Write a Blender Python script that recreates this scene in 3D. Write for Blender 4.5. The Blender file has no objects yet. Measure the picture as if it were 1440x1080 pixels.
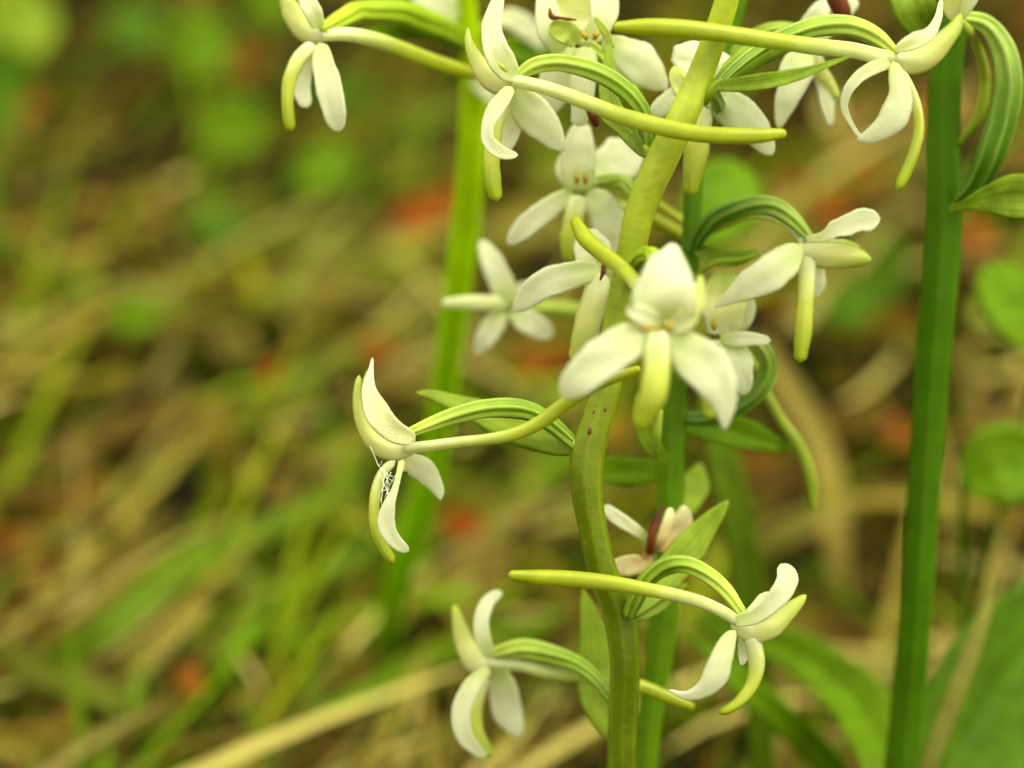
import bpy, math, random
import numpy as np
from mathutils import Vector, noise
random.seed(11); np.random.seed(11)
S = bpy.context.scene
COL = S.collection

# ------------------------------------------------------------------ camera
D = 0.300                      # focus distance, metres
HALFW = 0.0525                 # half width of the frame at the focus distance
H = 0.270                      # lens height above the forest floor
PITCH = math.radians(30)
cam = bpy.data.cameras.new('camera'); camo = bpy.data.objects.new('camera', cam)
COL.objects.link(camo); S.camera = camo
camo.location = (0, 0, H); camo.rotation_euler = (math.pi/2 - PITCH, 0, 0)
cam.sensor_width = 36; cam.lens = 18 * D / HALFW
cam.clip_start = 0.01; cam.clip_end = 200
cam.dof.use_dof = True; cam.dof.focus_distance = D
APERTURE = 0.0090
cam.dof.aperture_fstop = cam.lens * 1e-3 / APERTURE
cam.dof.aperture_blades = 0
S.render.resolution_x = 1024; S.render.resolution_y = 768

# ------------------------------------------------------------------ light
SUN_EL, SUN_AZ = math.radians(60), math.radians(-85)   # azimuth from behind the camera, negative = its left
w = bpy.data.worlds.new('World'); S.world = w; w.use_nodes = True
nt = w.node_tree; nt.nodes.clear()
sky = nt.nodes.new('ShaderNodeTexSky'); sky.sky_type = 'NISHITA'; sky.sun_disc = False
sky.sun_elevation = SUN_EL; sky.sun_rotation = math.pi + SUN_AZ
sky.air_density = 1.0; sky.dust_density = 6.0; sky.ozone_density = 0.6
hs = nt.nodes.new('ShaderNodeHueSaturation'); hs.inputs['Saturation'].default_value = 0.12
wm = nt.nodes.new('ShaderNodeMix'); wm.data_type = 'RGBA'; wm.blend_type = 'MULTIPLY'
wm.inputs[0].default_value = 1.0; wm.inputs[7].default_value = (0.97, 1.0, 0.66, 1)   # light filtered by a canopy
bg = nt.nodes.new('ShaderNodeBackground'); bg.inputs[1].default_value = 0.15
out = nt.nodes.new('ShaderNodeOutputWorld')
nt.links.new(sky.outputs[0], hs.inputs['Color']); nt.links.new(hs.outputs[0], wm.inputs[6])
nt.links.new(wm.outputs[2], bg.inputs[0]); nt.links.new(bg.outputs[0], out.inputs[0])
sl = bpy.data.lights.new('sun', 'SUN'); sl.energy = 1.3; sl.angle = math.radians(60); sl.color = (1.0, 0.98, 0.68)
so = bpy.data.objects.new('sun', sl); COL.objects.link(so)
sdir = Vector((math.sin(SUN_AZ)*math.cos(SUN_EL), -math.cos(SUN_AZ)*math.cos(SUN_EL), math.sin(SUN_EL)))
so.rotation_euler = sdir.to_track_quat('Z', 'Y').to_euler(); so.location = sdir * 3
vs = S.view_settings
vs.view_transform = 'Standard'; vs.look = 'None'; vs.gamma = 1; vs.exposure = 1.05
S.render.engine = 'CYCLES'
S.cycles.use_denoising = True
S.cycles.max_bounces = 8; S.cycles.transparent_max_bounces = 4
S.cycles.caustics_reflective = False; S.cycles.caustics_refractive = False

# ------------------------------------------------------------------ pixel helpers
CP = Vector((0, 0, H)); FW = Vector((0, math.cos(PITCH), -math.sin(PITCH)))
RT = Vector((1, 0, 0)); UP = Vector((0, math.sin(PITCH), math.cos(PITCH)))
K = HALFW / 720                                      # metres per photo pixel at the focus distance
def P(x, y, d):                                      # photo pixel at d millimetres behind the focus plane
    z = D + d * 1e-3
    s = K * z / D
    return CP + FW*z + RT*((x-720)*s) + UP*((540-y)*s)
def ground_z(x, y):
    r = math.hypot(x, y - .5)
    a = noise.noise(Vector((x*9, y*9, 3.1))) * .010 + noise.noise(Vector((x*38, y*38, 7.7))) * .010
    far = noise.noise(Vector((x*.5, y*.5, 1.3))) * .25
    return a + far * min(1, max(0, (r-1.2)/4))
def G(x, y, h):                                      # photo pixel on the floor, h millimetres above it
    dr = (FW + RT*((x-720)*K/D) + UP*((540-y)*K/D))
    t = (H - h*1e-3) / -dr.z
    for _ in range(4):
        p = CP + dr*t
        t = (H - h*1e-3 - ground_z(p.x, p.y)) / -dr.z
    return CP + dr*t
def scale_at(p): return K * (p-CP).dot(FW) / D

# ------------------------------------------------------------------ materials
MATS = {}
def plant_mat(name, base, tip=None, vein=None, nvein=0, vstr=.5, trans=.3, rough=.5, sss=0., speck=None, mott=.12,
              bump=.15, bscale=2600, mid=None, midpos=.45, ends=(.08, .92), spec=.28):
    m = bpy.data.materials.new(name); m.use_nodes = True; t = m.node_tree; t.nodes.clear(); N = t.nodes.new; L = t.links.new
    at = N('ShaderNodeAttribute'); at.attribute_name = 'uvw'
    sp = N('ShaderNodeSeparateColor'); L(at.outputs['Color'], sp.inputs[0])
    rp = N('ShaderNodeValToRGB'); tip = tip or base
    e = rp.color_ramp.elements; e[0].color = (*base, 1); e[1].color = (*tip, 1)
    e[0].position, e[1].position = ends
    if mid: x = e.new(midpos); x.color = (*mid, 1)
    L(sp.outputs[0], rp.inputs[0]); col = rp.outputs[0]
    tc = N('ShaderNodeTexCoord')
    hgt = None
    if vein:
        mul = N('ShaderNodeMath'); mul.operation = 'MULTIPLY'; L(sp.outputs[1], mul.inputs[0]); mul.inputs[1].default_value = nvein*2*math.pi
        nz = N('ShaderNodeTexNoise'); nz.inputs['Scale'].default_value = 500; L(tc.outputs['Object'], nz.inputs['Vector'])
        ad = N('ShaderNodeMath'); ad.operation = 'MULTIPLY_ADD'; L(nz.outputs[0], ad.inputs[0]); ad.inputs[1].default_value = 1.6
        ph = N('ShaderNodeMath'); ph.operation = 'ADD'; ph.inputs[1].default_value = .77; L(mul.outputs[0], ph.inputs[0]); L(ph.outputs[0], ad.inputs[2])
        sn = N('ShaderNodeMath'); sn.operation = 'SINE'; L(ad.outputs[0], sn.inputs[0])
        mr = N('ShaderNodeMapRange'); mr.inputs[1].default_value = .35; mr.inputs[2].default_value = 1; mr.inputs[4].default_value = vstr
        L(sn.outputs[0], mr.inputs[0])
        mx = N('ShaderNodeMix'); mx.data_type = 'RGBA'; L(mr.outputs[0], mx.inputs[0]); L(col, mx.inputs[6]); mx.inputs[7].default_value = (*vein, 1)
        col = mx.outputs[2]
    n1 = N('ShaderNodeTexNoise'); n1.inputs['Scale'].default_value = 330; n1.inputs['Detail'].default_value = 5; L(tc.outputs['Object'], n1.inputs['Vector'])
    m1 = N('ShaderNodeMapRange'); m1.inputs[1].default_value = .3; m1.inputs[2].default_value = .7
    m1.inputs[3].default_value = 1-mott; m1.inputs[4].default_value = 1+mott; L(n1.outputs[0], m1.inputs[0])
    mm = N('ShaderNodeMix'); mm.data_type = 'RGBA'; mm.blend_type = 'MULTIPLY'; mm.inputs[0].default_value = 1
    L(col, mm.inputs[6]); L(m1.outputs[0], mm.inputs[7]); col = mm.outputs[2]
    vo = N('ShaderNodeTexNoise'); vo.inputs['Scale'].default_value = bscale; vo.inputs['Detail'].default_value = 2; L(tc.outputs['Object'], vo.inputs['Vector'])
    if speck:
        s2 = N('ShaderNodeTexNoise'); s2.inputs['Scale'].default_value = 620; s2.inputs['Detail'].default_value = 3; L(tc.outputs['Object'], s2.inputs['Vector'])
        r2 = N('ShaderNodeMapRange'); r2.inputs[1].default_value = .68; r2.inputs[2].default_value = .78; L(s2.outputs[0], r2.inputs[0])
        mx2 = N('ShaderNodeMix'); mx2.data_type = 'RGBA'; L(r2.outputs[0], mx2.inputs[0]); L(col, mx2.inputs[6]); mx2.inputs[7].default_value = (*speck, 1)
        col = mx2.outputs[2]
    bp = N('ShaderNodeBump'); bp.inputs['Strength'].default_value = bump; bp.inputs['Distance'].default_value = .0002; L(vo.outputs[0], bp.inputs['Height'])
    pb = N('ShaderNodeBsdfPrincipled'); L(col, pb.inputs['Base Color']); pb.inputs['Roughness'].default_value = rough
    pb.inputs['Specular IOR Level'].default_value = spec
    L(bp.outputs[0], pb.inputs['Normal'])
    if sss:
        pb.inputs['Subsurface Weight'].default_value = sss; pb.inputs['Subsurface Radius'].default_value = (1, .9, .25); pb.inputs['Subsurface Scale'].default_value = .0011
    o = N('ShaderNodeOutputMaterial')
    if trans:
        tr = N('ShaderNodeBsdfTranslucent'); L(col, tr.inputs['Color']); ms = N('ShaderNodeMixShader'); ms.inputs[0].default_value = trans
        L(pb.outputs[0], ms.inputs[1]); L(tr.outputs[0], ms.inputs[2]); L(ms.outputs[0], o.inputs[0])
    else: L(pb.outputs[0], o.inputs[0])
    MATS[name] = m; return m

WHITE = (.88, .88, .72)
plant_mat('white_petal', (.76, .80, .44), WHITE, (.78, .80, .56), 5, .22, trans=.56, rough=.36, mid=WHITE, mott=.04, bump=.35, bscale=5500, sss=.15, spec=.5)
plant_mat('hood', (.84, .84, .60), (.58, .66, .13), (.74, .76, .36), 3, .2, trans=.48, rough=.36, mid=(.78, .77, .36), mott=.07, bump=.3, bscale=6000, sss=.3, spec=.5)
plant_mat('cream_petal', (.86, .84, .58), (.86, .86, .70), (.78, .72, .42), 3, .25, trans=.5, rough=.36, mid=(.86, .81, .54), mott=.08, bump=.6, bscale=5500, sss=.25, spec=.5)
plant_mat('hood_green', (.58, .64, .20), (.46, .54, .06), None, 0, .2, trans=.45, rough=.4, mott=.1, bump=.3, bscale=5000, sss=.3)
plant_mat('lip', (0.7790, 0.7980, 0.5510), (0.3990, 0.4750, 0.0095), (0.5890, 0.6270, 0.1140), 2, .25, trans=.35, rough=.34, mid=(0.6080, 0.6365, 0.1235), mott=.1, sss=.6, spec=.5, bump=.2, bscale=5000)
plant_mat('spur', (0.7360, 0.7728, 0.4968), (0.3680, 0.4140, 0.0018), (0.5152, 0.5520, 0.0276), 3, .5, trans=.3, rough=.3, mid=(0.4416, 0.4968, 0.0460), mott=.12, sss=.7, spec=.5, bump=.15, bscale=4000)
plant_mat('spur_dull', (.46, .52, .08), (.20, .27, .005), None, 0, .3, trans=.2, rough=.4, mott=.1, sss=.2)
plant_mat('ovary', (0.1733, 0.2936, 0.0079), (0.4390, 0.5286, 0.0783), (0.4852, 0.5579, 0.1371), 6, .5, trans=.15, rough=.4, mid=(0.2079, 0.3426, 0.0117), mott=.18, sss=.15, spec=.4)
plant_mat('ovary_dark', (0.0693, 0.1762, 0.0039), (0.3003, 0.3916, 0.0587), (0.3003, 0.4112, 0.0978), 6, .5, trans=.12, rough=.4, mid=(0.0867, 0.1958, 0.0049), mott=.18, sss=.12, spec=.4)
plant_mat('bract', (0.2836, 0.3933, 0.0218), (0.3352, 0.4588, 0.0383), (0.1676, 0.2840, 0.0066), 5, .5, trans=.55, rough=.42, mott=.25, bump=.7, bscale=1300)
plant_mat('bract_pale', (0.3498, 0.4560, 0.0285), (0.4036, 0.5244, 0.0513), (0.2690, 0.3876, 0.0205), 5, .4, trans=.55, rough=.45, mott=.2, bump=.5, bscale=1300)
plant_mat('stem_main', (0.1001, 0.1421, 0.0005), (0.4003, 0.4634, 0.0263), (0.3581, 0.4423, 0.0369), 7, .13, trans=.06, rough=.34, spec=.45, mid=(0.1212, 0.1632, 0.0006), midpos=.60, ends=(.05, .84), sss=.5, mott=.2, speck=(0.2738, 0.2949, 0.0211), bump=.4, bscale=1300)
plant_mat('shoulder', (0.1710, 0.2250, 0.0018), (0.2700, 0.3600, 0.0180), None, 0, trans=.06, rough=.4, mott=.15, sss=.4)
plant_mat('stem_dark', (0.0435, 0.1086, 0.0000), (0.0512, 0.1257, 0.0009), (0.0768, 0.1714, 0.0017), 7, .35, trans=.05, rough=.45, sss=.2, mott=.15, spec=.12)
plant_mat('stem_mid', (0.1107, 0.2013, 0.0016), (0.0681, 0.1471, 0.0016), (0.1193, 0.2091, 0.0062), 7, .4, trans=.05, rough=.45, sss=.2, mott=.15, spec=.12)
plant_mat('stem_bright', (0.1560, 0.3276, 0.0004), (0.3900, 0.5460, 0.0031), None, 0, .4, trans=.2, rough=.5, sss=.2, mid=(0.2652, 0.5772, 0.0004), mott=.1, spec=.06)
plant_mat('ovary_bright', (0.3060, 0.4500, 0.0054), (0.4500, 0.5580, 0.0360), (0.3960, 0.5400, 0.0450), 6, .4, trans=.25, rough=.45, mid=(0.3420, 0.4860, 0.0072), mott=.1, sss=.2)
plant_mat('pollen', (0.4420, 0.3570, 0.0425), (0.2890, 0.1445, 0.0170), None, 0, trans=.1, rough=.6, mott=.6, bump=.9, bscale=2200)
plant_mat('brown', (0.1600, 0.0280, 0.0048), (0.0680, 0.0144, 0.0048), None, 0, trans=.1, rough=.6, mott=.5, bump=.8, bscale=1200)
plant_mat('withered', (.50, .30, .09), (.80, .72, .46), None, 0, trans=.35, rough=.6, mott=.2)
plant_mat('heart', (.80, .82, .50), None, trans=.4, rough=.5, mott=.06)
plant_mat('stalk_dull', (0.1230, 0.1230, 0.0164), (0.1558, 0.1476, 0.0246), (0.0984, 0.0984, 0.0123), 3, .4, trans=.2, rough=.6, mott=.2, spec=.1)
plant_mat('silk', (.95, .95, .90), None, trans=.5, rough=.25, mott=0, bump=0, spec=.6)
plant_mat('leaf_bright', (0.1587, 0.2777, 0.0016), (0.1455, 0.2777, 0.0016), (0.2116, 0.3306, 0.0132), 3, .25, trans=.45, rough=.55, mott=.2, bscale=900, spec=.15)
plant_mat('leaf_mid', (0.0798, 0.1655, 0.0017), (0.0858, 0.1790, 0.0025), (0.1256, 0.2248, 0.0076), 3, .25, trans=.4, rough=.55, mott=.25, bscale=900, spec=.15)
plant_mat('leaf_pale', (0.2453, 0.3270, 0.0137), (0.2590, 0.3543, 0.0200), (0.2861, 0.3815, 0.0408), 3, .25, trans=.45, rough=.55, mott=.2, bscale=900, spec=.15)
plant_mat('leaf_red', (0.3534, 0.0445, 0.0069), (0.3871, 0.0758, 0.0090), (0.2862, 0.1011, 0.0090), 3, .4, trans=.35, rough=.6, mott=.35, bscale=900, spec=.12)
plant_mat('leaf_orange', (0.3198, 0.1114, 0.0072), (0.2923, 0.0837, 0.0072), (0.2780, 0.1391, 0.0143), 3, .4, trans=.35, rough=.6, mott=.3, bscale=900, spec=.12)
plant_mat('leaf_tan', (0.2460, 0.1722, 0.0369), (0.2337, 0.1542, 0.0312), (0.1845, 0.1173, 0.0246), 4, .4, trans=.3, rough=.6, mott=.3, bscale=900, spec=.12)
plant_mat('blade_green', (0.1210, 0.2000, 0.0052), (0.1395, 0.2236, 0.0074), (0.1697, 0.2539, 0.0184), 4, .4, trans=.4, rough=.55, mott=.2, spec=.15)
plant_mat('blade_olive', (0.1771, 0.2034, 0.0164), (0.2034, 0.2296, 0.0230), (0.2296, 0.2493, 0.0394), 4, .4, trans=.4, rough=.55, mott=.2, spec=.15)
plant_mat('blade_straw', (0.2936, 0.2298, 0.0514), (0.2749, 0.2041, 0.0382), (0.2235, 0.1597, 0.0319), 4, .4, trans=.35, rough=.6, mott=.25, spec=.15)

# ------------------------------------------------------------------ mesh helpers
ORIG = {}
def empty(name, loc, parent=None):
    o = bpy.data.objects.new(name, None); COL.objects.link(o); o.empty_display_size = .01
    ORIG[o] = Vector(loc)
    if parent: o.parent = parent; o.location = Vector(loc) - ORIG[parent]
    else: o.location = loc
    return o
def link_mesh(name, verts, faces, attr, mat, parent=None, smooth=True, origin=None):
    v = np.asarray([tuple(p) for p in verts], dtype=float)
    og = Vector(origin) if origin is not None else Vector(v.mean(axis=0))
    me = bpy.data.meshes.new(name); me.from_pydata((v - np.array(og)).tolist(), [], faces)
    if attr is not None:
        a = me.color_attributes.new('uvw', 'FLOAT_COLOR', 'POINT')
        a.data.foreach_set('color', np.asarray(attr, dtype=np.float32).ravel())
    if smooth: me.polygons.foreach_set('use_smooth', [True]*len(me.polygons))
    me.materials.append(MATS[mat] if isinstance(mat, str) else mat)
    o = bpy.data.objects.new(name, me); COL.objects.link(o); ORIG[o] = og
    if parent: o.parent = parent; o.location = og - ORIG[parent]
    else: o.location = og
    return o
def catmull(A, n):                                   # A: (k, m) control rows -> n rows, spaced by arc length
    A = np.asarray(A, float)
    if len(A) == 2: A = np.vstack([A[0], (A[0]+A[1])/2, A[1]])
    k = len(A)
    ch = np.r_[0, np.cumsum(np.linalg.norm(np.diff(A[:, :3], axis=0), axis=1) + 1e-9)]
    s = np.linspace(0, ch[-1], n)
    # finite-difference tangents (non-uniform)
    Mt = np.zeros_like(A)
    for i in range(k):
        if i == 0: Mt[i] = (A[1]-A[0])/(ch[1]-ch[0])
        elif i == k-1: Mt[i] = (A[-1]-A[-2])/(ch[-1]-ch[-2])
        else:
            h0, h1 = ch[i]-ch[i-1], ch[i+1]-ch[i]
            Mt[i] = ((A[i]-A[i-1])/h0*h1 + (A[i+1]-A[i])/h1*h0)/(h0+h1)
    R = np.zeros((n, A.shape[1])); j = np.clip(np.searchsorted(ch, s, side='right')-1, 0, k-2)
    for q in range(n):
        i = j[q]; hh = ch[i+1]-ch[i]; t = (s[q]-ch[i])/hh
        R[q] = ((2*t**3-3*t**2+1)*A[i] + (t**3-2*t**2+t)*hh*Mt[i] + (-2*t**3+3*t**2)*A[i+1] + (t**3-t**2)*hh*Mt[i+1])
    return R
def frames(C):
    n = len(C); T = np.gradient(C, axis=0); T /= np.linalg.norm(T, axis=1)[:, None] + 1e-12
    V = np.array(FW); Sx = np.zeros_like(T); prev = None
    for i in range(n):
        s = np.cross(T[i], V); l = np.linalg.norm(s)
        if prev is not None and l < .25:
            s = prev - T[i]*prev.dot(T[i])
        s /= np.linalg.norm(s) + 1e-12
        if prev is not None and s.dot(prev) < -.3: s = -s
        Sx[i] = s; prev = s
    Nn = np.cross(Sx, T)
    sg = np.where((Nn @ V)[:, None] > 0, -1., 1.)
    return T, Sx, Nn*sg
def sweep_mesh(rings, caps=True):
    n, m, _ = rings.shape
    verts = rings.reshape(-1, 3).tolist(); faces = []
    for i in range(n-1):
        for j in range(m):
            a = i*m+j; b = i*m+(j+1) % m
            faces.append((a, b, b+m, a+m))
    if caps:
        faces.append(tuple(range(m-1, -1, -1))); faces.append(tuple((n-1)*m+j for j in range(m)))
    return verts, faces
def to_rows(pts, d0=0, hwdef=8):                     # (x, y, d, half width px[, angle]) -> world rows
    R = []
    for p in pts:
        q = P(p[0], p[1], p[2]+d0); s = scale_at(q)
        R.append((q.x, q.y, q.z, p[3]*s, p[4] if len(p) > 4 else 0))
    return R
def petal_mesh(rows, cup=.25, th=.00028, nu=32, nv=11, wob=.07, tip=.10, seed=None, wave=.13, crease=0.):
    seed = random.random()*100 if seed is None else seed
    R = catmull(rows, nu); C = R[:, :3]; W = np.maximum(R[:, 3], .00002); A = np.radians(R[:, 4])
    s = np.linspace(0, 1, nu)
    f = np.where(s > 1-tip, np.sqrt(np.clip(1-((s-(1-tip))/tip)**2, 0.0004, 1)), 1)
    f = f*np.where(s < .07, np.sqrt(np.clip(1-((.07-s)/.07)**2, .01, 1)), 1); W = W*f
    T, Sx, Nn = frames(C)
    S2 = Sx*np.cos(A)[:, None] + Nn*np.sin(A)[:, None]; N2 = Nn*np.cos(A)[:, None] - Sx*np.sin(A)[:, None]
    v = np.concatenate([np.linspace(-1, 1, nv), np.linspace(1, -1, nv)[1:-1]])
    side = np.concatenate([np.ones(nv), -np.ones(nv-2)]); m = len(v)
    rings = np.zeros((nu, m, 3)); attr = np.zeros((nu, m, 4))
    for i in range(nu):
        wl = 1 + wob*1.6*noise.noise(Vector((seed, s[i]*5, 0))) + wob*.7*noise.noise(Vector((seed, s[i]*17, 8))); wr = 1 + wob*1.6*noise.noise(Vector((seed+9, s[i]*5, 4))) + wob*.7*noise.noise(Vector((seed+3, s[i]*17, 2)))
        for j in range(m):
            ww = W[i]*(wr if v[j] > 0 else wl)
            e = math.sqrt(max(0, 1-v[j]**2))
            tt = th*.5*(.25+.75*e)*side[j] if abs(v[j]) < 1 else 0
            tt *= min(1, W[i]/.0006)
            off = cup*W[i]*(v[j]**2) + wave*W[i]*(noise.noise(Vector((s[i]*4+seed, v[j]*1.3, 5))) + .5*v[j]*v[j]*noise.noise(Vector((s[i]*11+seed, v[j]*2, 1)))) - crease*W[i]*math.exp(-(v[j]/.18)**2)
            rings[i, j] = C[i] + S2[i]*ww*v[j] + N2[i]*(off + tt)
            attr[i, j] = (s[i], v[j]*.5+.5, side[j]*.5+.5, (seed*.37) % 1)
    vv, ff = sweep_mesh(rings); return vv, ff, attr
def tube_mesh(rows, m=16, nu=40, ridges=0, amp=.0, twist=0., flat=1., round0=False, round1=True, lump=.03, seed=None):
    seed = random.random()*100 if seed is None else seed
    R = catmull(rows, nu); C = R[:, :3]; W = np.maximum(R[:, 3], .00002)
    cum = np.r_[0, np.cumsum(np.linalg.norm(np.diff(C, axis=0), axis=1))]; Ltot = cum[-1]
    f = np.ones(nu)
    extra = []
    T, Sx, Nn = frames(C)
    s = cum/Ltot; th = np.linspace(0, 2*np.pi, m, endpoint=False)
    def ring(c, sx, nn, wv, si):
        rr = wv*(1 + amp*np.cos(ridges*th + twist*si) + lump*noise.noise(Vector((si*7+seed, 0, 2))))
        return c + np.outer(np.cos(th)*rr, sx) + np.outer(np.sin(th)*rr*flat, nn)
    rg = []; at = []
    def add(c, sx, nn, wv, si):
        rg.append(ring(c, sx, nn, wv, si)); at.append([(si, (t+twist*si/max(1, ridges))/(2*np.pi), .5, (seed*.37) % 1) for t in th])
    if round0:
        for a in (85, 60, 30): add(C[0]-T[0]*W[0]*math.sin(math.radians(a)), Sx[0], Nn[0], W[0]*math.cos(math.radians(a)), 0)
    for i in range(nu): add(C[i], Sx[i], Nn[i], W[i], s[i])
    if round1:
        for a in (30, 60, 85): add(C[-1]+T[-1]*W[-1]*math.sin(math.radians(a)), Sx[-1], Nn[-1], W[-1]*math.cos(math.radians(a)), 1)
    vv, ff = sweep_mesh(np.array(rg)); return vv, ff, np.array(at)
def petal(parent, name, pts, mat='white_petal', d0=0, **k):
    v, f, a = petal_mesh(to_rows(pts, d0), **k); return link_mesh(name, v, f, a.reshape(-1, 4), mat, parent)
def tube(parent, name, pts, mat, d0=0, **k):
    v, f, a = tube_mesh(to_rows(pts, d0), **k); return link_mesh(name, v, f, a.reshape(-1, 4), mat, parent)
def ovary(parent, pts, d0=0, mat='ovary', name='ovary', tw=5.):
    return tube(parent, name, pts, mat, d0, m=42, nu=46, ridges=6, amp=.15, twist=tw)
def spur(parent, pts, d0=0, mat='spur', **k):
    k.setdefault('flat', .8); a_, b_ = pts[-2], pts[-1]; pts = list(pts[:-1]) + [(*b_[:3], max(b_[3], .68*a_[3]))]
    return tube(parent, 'spur', pts, mat, d0, m=16, nu=48, **k)
def lip(parent, pts, d0=0, mat='lip', **k):
    a_, b_ = pts[-2], pts[-1]; pts = list(pts[:-1]) + [(*b_[:3], max(b_[3], .8*a_[3]))]
    k.setdefault('th', .0011); k.setdefault('cup', -.25); k.setdefault('tip', .07); k.setdefault('nv', 11)
    return petal(parent, 'lip', pts, mat, d0, **k)
def tag(o, label, cat, group=None, kind=None):
    if label: o['label'] = label
    if cat: o['category'] = cat
    if group: o['group'] = group
    if kind: o['kind'] = kind
    return o
def flower(plant, x, y, d, r=9, toward=(0, -6), face=-4, label=None):
    r *= .8; d += 3.2; toward = (toward[0]*.3, toward[1]*.3)   # the fleshy heart of a flower: its column, part of the plant
    rows = to_rows([(x-toward[0]*.8, y-toward[1]*.8, d-face*.3, r*.75), (x, y, d, r), (x+toward[0], y+toward[1], d+face*.6, r*.95), (x+toward[0]*1.7, y+toward[1]*1.7, d+face, r*.6)])
    v, f, a = tube_mesh(rows, m=14, nu=12, lump=.15, round0=True)
    o = link_mesh('flower', v, f, a.reshape(-1, 4), 'heart', plant)
    if label: o['label'] = label
    return o
def anther(fl, x, y, d, r=5, dx=1, dy=6):
    r *= .78
    tube(fl, 'anther', [(x-dx, y-dy, d, r*.6), (x, y, d-.6, r), (x+dx, y+dy, d, r*.5)], 'pollen', m=10, nu=8, round0=True, lump=.3)

# ------------------------------------------------------------------ the forest floor
def grid_floor():
    def axis(lo, hi, c0, c1, fine, n):
        a = list(np.arange(c0, c1+1e-9, fine))
        left = [c0-(c0-lo)*((i/n)**2.6) for i in range(n, 0, -1)]; right = [c1+(hi-c1)*((i/n)**2.6) for i in range(1, n+1)]
        return np.array(left+a+right)
    X = axis(-40, 40, -.5, .5, .008, 24); Y = axis(-40, 60, .0, 1.3, .008, 24)
    verts = [(x, y, ground_z(x, y)) for y in Y for x in X]; nx = len(X)
    faces = [(j*nx+i, j*nx+i+1, (j+1)*nx+i+1, (j+1)*nx+i) for j in range(len(Y)-1) for i in range(nx-1)]
    m = bpy.data.materials.new('soil'); m.use_nodes = True; t = m.node_tree; b = t.nodes['Principled BSDF']
    tc = t.nodes.new('ShaderNodeTexCoord'); n = t.nodes.new('ShaderNodeTexNoise'); n.inputs['Scale'].default_value = 60; n.inputs['Detail'].default_value = 9
    r = t.nodes.new('ShaderNodeValToRGB'); e = r.color_ramp.elements
    e[0].position = .32; e[0].color = (.012, .009, .002, 1); e[1].position = .72; e[1].color = (.11, .075, .012, 1)
    x = e.new(.52); x.color = (.045, .036, .003, 1)
    t.links.new(tc.outputs['Object'], n.inputs['Vector']); t.links.new(n.outputs[0], r.inputs[0]); t.links.new(r.outputs[0], b.inputs['Base Color'])
    n2 = t.nodes.new('ShaderNodeTexNoise'); n2.inputs['Scale'].default_value = 300; n2.inputs['Detail'].default_value = 6; t.links.new(tc.outputs['Object'], n2.inputs['Vector'])
    bp = t.nodes.new('ShaderNodeBump'); bp.inputs['Distance'].default_value = .004; t.links.new(n2.outputs[0], bp.inputs['Height']); t.links.new(bp.outputs[0], b.inputs['Normal'])
    b.inputs['Roughness'].default_value = .9; b.inputs['Specular IOR Level'].default_value = .1
    o = link_mesh('ground', verts, faces, None, m, origin=(0, 0, 0)); o['kind'] = 'structure'
grid_floor()

def tint_mat(name, trans=.3):
    m = bpy.data.materials.new(name); m.use_nodes = True; t = m.node_tree; N = t.nodes.new; L = t.links.new
    pb = t.nodes['Principled BSDF']; o = t.nodes['Material Output']
    a = N('ShaderNodeAttribute'); a.attribute_name = 'uvw'
    L(a.outputs['Color'], pb.inputs['Base Color']); pb.inputs['Roughness'].default_value = .7; pb.inputs['Specular IOR Level'].default_value = .08
    tr = N('ShaderNodeBsdfTranslucent'); L(a.outputs['Color'], tr.inputs['Color'])
    ms = N('ShaderNodeMixShader'); ms.inputs[0].default_value = trans; L(pb.outputs[0], ms.inputs[1]); L(tr.outputs[0], ms.inputs[2]); L(ms.outputs[0], o.inputs[0])
    MATS[name] = m; return m
tint_mat('tinted')
VIS = np.array([P(0, 0, 0)[0], 0, 0])
def scatter(name, n, length, width, palette, weights, lift, upright, label, cat, seg=4, wide=False, dens=None, aim=0.):
    # thousands of small strips lying and standing on the floor, one mesh that nobody could count
    rng = np.random.default_rng(abs(hash(name)) % 1000 if False else sum(map(ord, name)))
    verts = []; faces = []; cols = []
    pal = np.array(palette); wts = np.array(weights)/sum(weights)
    k = 0
    while k < n:
        if rng.random() < .78: x = rng.uniform(-.20, .20); y = rng.uniform(.30, .78)
        else: x = rng.uniform(-.55, .55); y = rng.uniform(.05, 1.4)
        if dens and rng.random() > dens(x, y): continue
        k += 1
        L0 = rng.uniform(*length); W0 = rng.uniform(*width); az = rng.uniform(0, 2*np.pi)
        if rng.random() < aim: az = rng.normal(.78, .4) + (math.pi if rng.random() < .4 else 0)
        el = abs(rng.normal(0, upright)); el = min(el, 1.45); bend = rng.normal(0, .8)
        z = ground_z(x, y) + rng.uniform(*lift)
        p = np.array([x, y, z]); c = pal[rng.choice(len(pal), p=wts)]*rng.uniform(.36, 1.06)
        dirh = np.array([math.cos(az), math.sin(az), 0]); sd = np.array([-math.sin(az), math.cos(az), 0])
        roll = rng.normal(0, .5); sd = sd*math.cos(roll) + np.array([0, 0, 1])*math.sin(roll)
        base = len(verts)
        for i in range(seg+1):
            t = i/seg
            ww = W0*.5*(math.sin(math.pi*min(.98, t*.9+.06))**.7 if wide else (1-t)**.6*.9+.05)
            verts.append(p - sd*ww); verts.append(p + sd*ww); cols += [(*c, 1), (*c, 1)]
            a = el + bend*(t-.5)*.7 * (-1 if el > .5 else 1)
            p = p + (dirh*math.cos(a) + np.array([0, 0, 1])*math.sin(a))*L0/seg
            p[2] = max(p[2], ground_z(p[0], p[1]) + .0008)
        for i in range(seg):
            b = base+2*i; faces.append((b, b+1, b+3, b+2))
    o = link_mesh(name, verts, faces, cols, 'tinted', origin=(0, 0, 0)); tag(o, label, cat, kind='stuff'); return o
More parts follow.
